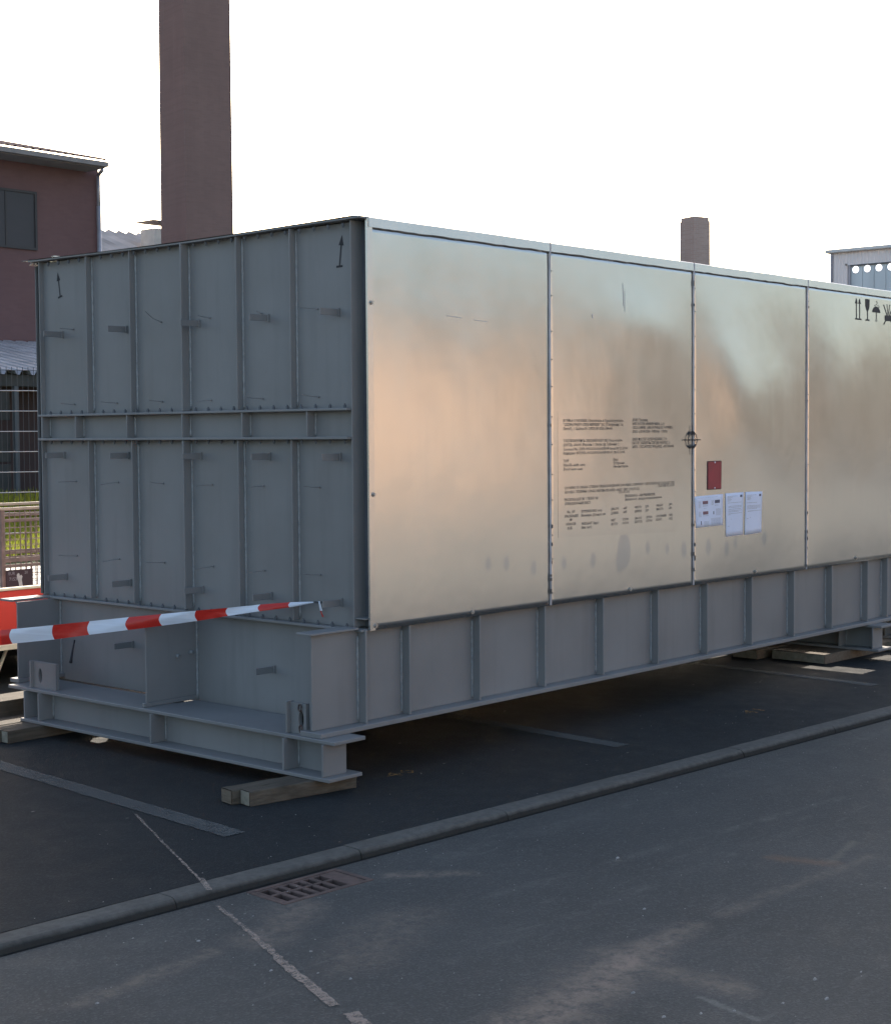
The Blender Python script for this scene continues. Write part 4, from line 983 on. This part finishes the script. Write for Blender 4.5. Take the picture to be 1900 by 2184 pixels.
# grass, concrete path
mb = MB(); grid_poly([(-30, 13.2, .004), (24, 11.0, .004), (26, 29.0, .004), (-30, 29.0, .004)], mb); struct('grass_soil', mb, 'soil')
mb = MB(); grid_poly([(-30, 8.6, .004), (16, 7.4, .004), (17, 11.27, .004), (-30, 13.19, .004)], mb); struct('concrete_path', mb, 'conc')
rg = random.Random(11); mb = MB()
for _ in range(15000):
    t = rg.random(); y = 12.4+16.5*t**1.4; x = 3.5+(y-12)*.66+rg.uniform(-2.2, 3.6)
    if y < 13.2-(x+30)*.0407+.08: continue
    h = rg.uniform(.10, .34); a = rg.uniform(0, 6.3); wd = .008+.012*rg.random(); lx, ly = rg.gauss(0, .07), rg.gauss(0, .07); dx, dy = math.cos(a)*wd, math.sin(a)*wd
    o = len(mb.v); mb.v += [(x-dx, y-dy, 0), (x+dx, y+dy, 0), (x+lx*.4+dx*.7, y+ly*.4+dy*.7, h*.6), (x+lx*.4-dx*.7, y+ly*.4-dy*.7, h*.6), (x+lx, y+ly, h)]
    mb.f += [(o, o+1, o+2, o+3), (o+3, o+2, o+4)]
for _ in range(4200):
    y = rg.uniform(19.6, 23.3); x = 3.5+(y-12)*.84+rg.uniform(-2.4, 3.0); h = rg.uniform(.22, .62); a = rg.uniform(0, 6.3); wd = rg.uniform(.012, .03); lx, ly = rg.gauss(0, .1), rg.gauss(0, .1); dx, dy = math.cos(a)*wd, math.sin(a)*wd
    o = len(mb.v); mb.v += [(x-dx, y-dy, 0), (x+dx, y+dy, 0), (x+lx*.4+dx*.7, y+ly*.4+dy*.7, h*.6), (x+lx*.4-dx*.7, y+ly*.4-dy*.7, h*.6), (x+lx, y+ly, h)]
    mb.f += [(o, o+1, o+2, o+3), (o+3, o+2, o+4)]
part('grass', mb, 'grass', kind='stuff')
# lean-to shed with trapezoid sheet roof
sh = thing('lean_to_shed', 'open lean-to shed with corrugated metal roof against the brick hall', 'shed', (13, 26, 0))
mb = MB(); pitch = .364; x = 5.0; YE, YR, ZE, ZR = 23.5, 29.25, 3.035, 4.06
prof = [(0, 0), (.115, 0), (.165, -.095), (.235, -.095), (.285, 0), (.364, 0)]
xs = []
while x < 18.5:
    xs += [(x+a, b) for a, b in prof[:-1]]; x += pitch
n = len(xs)
for yy, zz in ((YE, ZE), ((YE+YR)/2, (ZE+ZR)/2-.01), (YR, ZR)):
    for a, b in xs: mb.v.append((a, yy, zz+b))
for r in range(2):
    for k in range(n-1): mb.f.append((r*n+k, r*n+k+1, (r+1)*n+k+1, (r+1)*n+k))
part('corrugated_roof', mb, 'corr', sh)
mb = MB(); mb.box(5, 18.4, YE+.1, YE+.25, 2.70, 2.935); part('eave_beam', mb, 'shedwall', sh)
for x in (6.2, 9.9, 13.585, 17.3): mb = MB(); mb.box(x-.05, x+.05, YE+.1, YE+.2, 0, 2.698); part('post', mb, 'post', sh)
mb = MB(); mb.box(5, 18.4, 28.6, 28.7, 0, 3.8); part('back_wall', mb, 'shedwall', sh)
for z0, z1 in ((1.98, 2.62), (1.10, 1.72), (.35, 1.05)):
    for xa, xb in ((10.0, 11.75), (11.8, 13.5)): mb = MB(); mb.box(xa, xb, YE+.22, YE+.26, z0, z1); part('panel', mb, 'shedwall', sh, bevel=.01)
mb = MB(); mb.box(13.72, 15.1, 24.6, 24.7, 0, 2.72); part('door', mb, 'door', sh)
# parked car glimpsed behind the fence
CXS = .78
cr = thing('parked_car', 'dark car mostly hidden behind the module, seen through the fence', 'car', (13.0, 18.0, 0))
sec = [(10.35, .25), (10.30, .55), (10.36, .85), (11.15, 1.02), (11.85, 1.42), (12.9, 1.45), (13.7, 1.05), (14.3, .95), (14.35, .3)]
mb = MB(); mb.extrude([(a, 17.5, b) for a, b in [(p+CXS, q) for p, q in sec]], (0, 1.6, 0)); part('body', mb, 'car', cr, bevel=.06)
mb = MB(); mb.extrude([(11.92, 17.58, 1.035), (12.62, 17.62, 1.425), (12.62, 18.98, 1.425), (11.92, 19.02, 1.035)], (-.008, 0, .012)); part('windscreen', mb, 'carglass', cr)
mb = MB(); mb.extrude([(12.08, 17.49, 1.05), (12.68, 17.49, 1.36), (13.63, 17.49, 1.38), (14.18, 17.49, 1.05)], (0, -.01, 0)); part('side_window', mb, 'carglass', cr)
for x in (11.78, 14.38):
    for y in (17.48, 18.92): mb = MB(); mb.tube([(x, y, .31), (x, y+.2, .31)], .31, 18); wl = part('wheel', mb, 'tyre', cr); mb = MB(); mb.tube([(x, y-.01, .31), (x, y+.02, .31)], .19, 12); sub('rim', mb, 'chrome', wl)
for y in (17.7, 18.75): mb = MB(); mb.obox((11.11, y, .72), (1, 0, 0), (0, 1, 0), (0, 0, 1), .03, .14, .07); part('headlight', mb, 'chrome', cr, bevel=.02)

# brick hall on the left
bh = thing('brick_building', 'dark red brick hall with tiled roof and large dark window', 'building', (8, 34, 0))
BX1 = 19.93; BY = 29.3
mb = MB(); mb.box(-14, BX1, BY, 44, 0, 8.70); part('wall', mb, 'brick', bh)
mb = MB(); rz0 = 8.72; n = 0; x = -14.3; xs = []
while x < 19.4: xs += [(x, .0), (x+.11, .055), (x+.22, .0)]; x += .24
n = len(xs)
for yy, zz in ((28.30, 8.72), (36.6, 10.60)):
    for a, b in xs: mb.v.append((a, yy, zz+b))
for k in range(n-1): mb.f.append((k, k+1, n+k+1, n+k))
m3 = len(mb.v)
for yy, zz in ((36.6, 10.60), (44.9, 8.72)):
    for a, b in xs: mb.v.append((a, yy, zz+b))
for k in range(n-1): mb.f.append((m3+k, m3+k+1, m3+n+k+1, m3+n+k))
rf = part('roof', mb, 'tile', bh)
mb = MB(); mb.extrude([(BX1-.2, 29.3, 8.70), (BX1-.2, 44, 8.70), (BX1-.2, 36.6, 10.38)], (.2, 0, 0)); part('gable', mb, 'brick', bh)
mb = MB(); mb.box(-14.3, 19.56, 28.34, 28.48, 8.58, 8.70); part('fascia', mb, 'fascia', bh)
mb = MB(); mb.box(-14.3, 19.56, 28.49, 29.295, 8.56, 8.60); part('soffit', mb, 'fascia', bh)
mb = MB(); mb.tube([(19.86, 29.20, .2), (19.86, 29.20, 7.69)], .06, 8); mb.tube([(19.86, 29.20, 7.69), (19.86, 29.20, 8.5)], .05, 8); mb.tube([(19.86, 29.2, 8.5), (19.7, 28.8, 8.57)], .05, 8); part('downpipe', mb, 'pipe', bh, smooth=True)
for wx0, wx1 in ((14.6, 17.93), (9.0, 12.4), (3.4, 6.8)):
    mb = MB(); mb.box(wx0, wx1, BY-.03, BY-.002, 6.44, 7.80); wn = part('window', mb, 'glassd', bh)
    mb = MB()
    for a, b, c, d in ((wx0-.06, wx0, 6.38, 7.86), (wx1, wx1+.06, 6.38, 7.86), (wx0, wx1, 6.38, 6.44), (wx0, wx1, 7.80, 7.86)): mb.box(a, b, BY-.06, BY-.002, c, d)
    k = wx0+.83
    while k < wx1-.3: mb.box(k-.025, k+.025, BY-.045, BY-.031, 6.44, 7.80); k += .83
    sub('frame', mb, 'frame', wn)

# tall brick chimney
def chimney(name, label, cx_, cy_, side, h, psi, mat, taper=.06, cap=False):
    c = thing(name, label, 'chimney', (cx_, cy_, 0)); mb = MB(); s0, s1 = side/2, side/2*(1-taper)
    for z, s_ in ((0, s0), (h, s1)):
        for k in range(4): a = psi+R(45)+R(90)*k; mb.v.append((cx_+s_*1.4142*math.cos(a), cy_+s_*1.4142*math.sin(a), z))
    mb.f = [(0, 1, 5, 4), (1, 2, 6, 5), (2, 3, 7, 6), (3, 0, 4, 7), (4, 5, 6, 7)]
    part('stack', mb, mat, c); mb = MB(); a = psi
    mb.obox((cx_, cy_, h+.06), (math.cos(a), math.sin(a), 0), (-math.sin(a), math.cos(a), 0), (0, 0, 1), s1*.93, s1*.93, .06); part('cap', mb, mat, c)
    return c
chimney('tall_chimney', 'tall square brick chimney rising out of the top of the photo', 30.87, 38.50, 1.90, 26, R(-11), 'chim', .05)
chimney('small_chimney', 'short pale brick chimney above the cladding on the right', 37.05, 21.75, .70, 8.24, R(-16), 'chim2', .06)
# distant low hall with a roof vent, between brick hall and tall chimney
lh = thing('low_hall', 'distant hall with weathered reddish roof beside the tall chimney', 'building', (48, 63, 0))
mb = MB(); mb.box(34, 66, 56.2, 70, 0, 9.7); part('wall', mb, 'brick', lh)
mb = MB(); xs = []; x = 33.6
while x < 66.4: xs += [(x, 0), (x+.25, .03), (x+.42, .16), (x+.58, .03)]; x += .66
n = len(xs)
for yy, zz in ((55.7, 9.6), (63.1, 12.40), (70.5, 9.6)):
    for a, b in xs: mb.v.append((a, yy, zz+b))
for r in range(2):
    for k in range(n-1): mb.f.append((r*n+k, r*n+k+1, (r+1)*n+k+1, (r+1)*n+k))
part('roof', mb, 'greytile', lh)
for x in (33.9, 66.0): mb = MB(); mb.extrude([(x, 56.2, 9.7), (x, 70, 9.7), (x, 63.1, 12.3)], (.1, 0, 0)); part('gable', mb, 'brick', lh)
mb = MB(); mb.box(45.0, 46.6, 58.9, 60.1, 10.9, 12.22); vb = part('roof_vent', mb, 'conc', lh, bevel=.05)
mb = MB(); mb.add([(44.7, 58.6, 12.58), (46.9, 58.6, 12.58), (46.9, 60.4, 12.58), (44.7, 60.4, 12.58), (45.8, 59.5, 12.74), (45.8, 59.5, 12.50)], [(0, 1, 4), (1, 2, 4), (2, 3, 4), (3, 0, 4), (1, 0, 5), (2, 1, 5), (3, 2, 5), (0, 3, 5)]); sub('vent_cap', mb, 'fascia', vb)
mb = MB()
for a, b in ((46.3, 59.3), (46.4, 59.9)): mb.box(a-.02, a+.02, b-.02, b+.02, 12.2, 12.56)
sub('cap_support', mb, 'fascia', vb)
# pale clad hall on the right with folding door and round windows
rh = thing('clad_hall', 'pale metal clad hall with folding door and round windows', 'building', (55, 12, 0))
HX = 47.9
mb = MB(); y = 22.77; ysx = []
while y > -12: ysx += [(y, 0), (y-.06, 0), (y-.075, .02), (y-.125, .02)]; y -= .14
n = len(ysx)
def hallwall(y0, y1, z0, z1, nm='cladding'):
    seg = [(a, b) for a, b in ysx if y0 <= a <= y1]; mb = MB(); k_ = len(seg)
    for z in (z0, z1):
        for a, b in seg: mb.v.append((HX+b, a, z))
    for k in range(k_-1): mb.f.append((k, k+1, k_+k+1, k_+k))
    part(nm, mb, 'cladb', rh)
hallwall(22.04, 22.80, 0, 7.735); hallwall(-12, 22.80, 7.735, 8.22); hallwall(-12, 14.0, 0, 7.735)
mb = MB(); mb.box(HX+.12, 62, -12, 22.8, 0, 8.2); part('shell', mb, 'cladb', rh)
mb = MB(); mb.box(HX-.16, 62.2, -12.2, 22.92, 8.215, 8.34); part('gutter', mb, 'gutter', rh, bevel=.02)
mb = MB(); mb.box(HX-.05, HX+.02, 22.66, 22.74, 0, 8.21); part('downpipe', mb, 'pipe', rh)
mb = MB(); mb.box(HX-.02, HX+.06, 21.96, 22.035, 0, 7.735); part('door_frame', mb, 'pipe', rh)
mb = MB(); mb.box(HX-.02, HX+.06, 14.0, 21.955, 7.69, 7.733); part('door_frame', mb, 'post', rh)
y = 21.955
for k in range(17):
    y1 = y-.457; mb = MB(); mb.box(HX+.045, HX+.075, y1+.012, y-.004, 0, 7.685); lf = part('door_leaf', mb, 'doorb', rh)
    cy_ = y-.19; mb = MB(); mb.extrude([(HX+.043, cy_+.140*math.cos(t), 7.555+.140*math.sin(t)) for t in [2*math.pi*q/20 for q in range(20)]], (-.012, 0, 0)); sub('window_frame', mb, 'cladb', lf)
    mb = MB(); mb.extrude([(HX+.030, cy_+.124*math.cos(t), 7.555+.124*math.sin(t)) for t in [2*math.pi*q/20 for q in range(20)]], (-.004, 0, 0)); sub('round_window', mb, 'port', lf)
    y = y1
mb = MB(); mb.box(HX-.03, HX+.01, 22.10, 22.16, 7.73, 7.79); part('lamp_bracket', mb, 'fascia', rh)

# ================================================================== ACROSS THE YARD (seen mirrored in the sheet metal)
pw = thing('rendered_warehouse', 'long warm rendered warehouse across the yard, mirrored in the cladding', 'building', (16, -31, 0))
mb = MB(); mb.box(-12, 34.5, -40, -25, RZ-.01, 4.7); part('wall', mb, 'peach', pw)
mb = MB(); mb.box(-12.4, 34.9, -40.4, -24.6, 4.7, 4.88); part('roof', mb, 'roofd', pw)
for x in range(-8, 30, 9): mb = MB(); mb.box(x, x+2.6, -24.998, -24.9, 3.5, 4.2); part('window', mb, 'glassd', pw)
gh = thing('grey_shed', 'wide brown grey shed beside the warm warehouse across the yard', 'building', (70, -38, 0))
mb = MB(); mb.box(36.5, 110, -50, -31, RZ-.01, 6.6); part('wall', mb, 'greyhall', gh)
mb = MB(); mb.box(36.1, 110.4, -50.4, -30.6, 6.6, 6.85); part('roof', mb, 'roofd', gh)
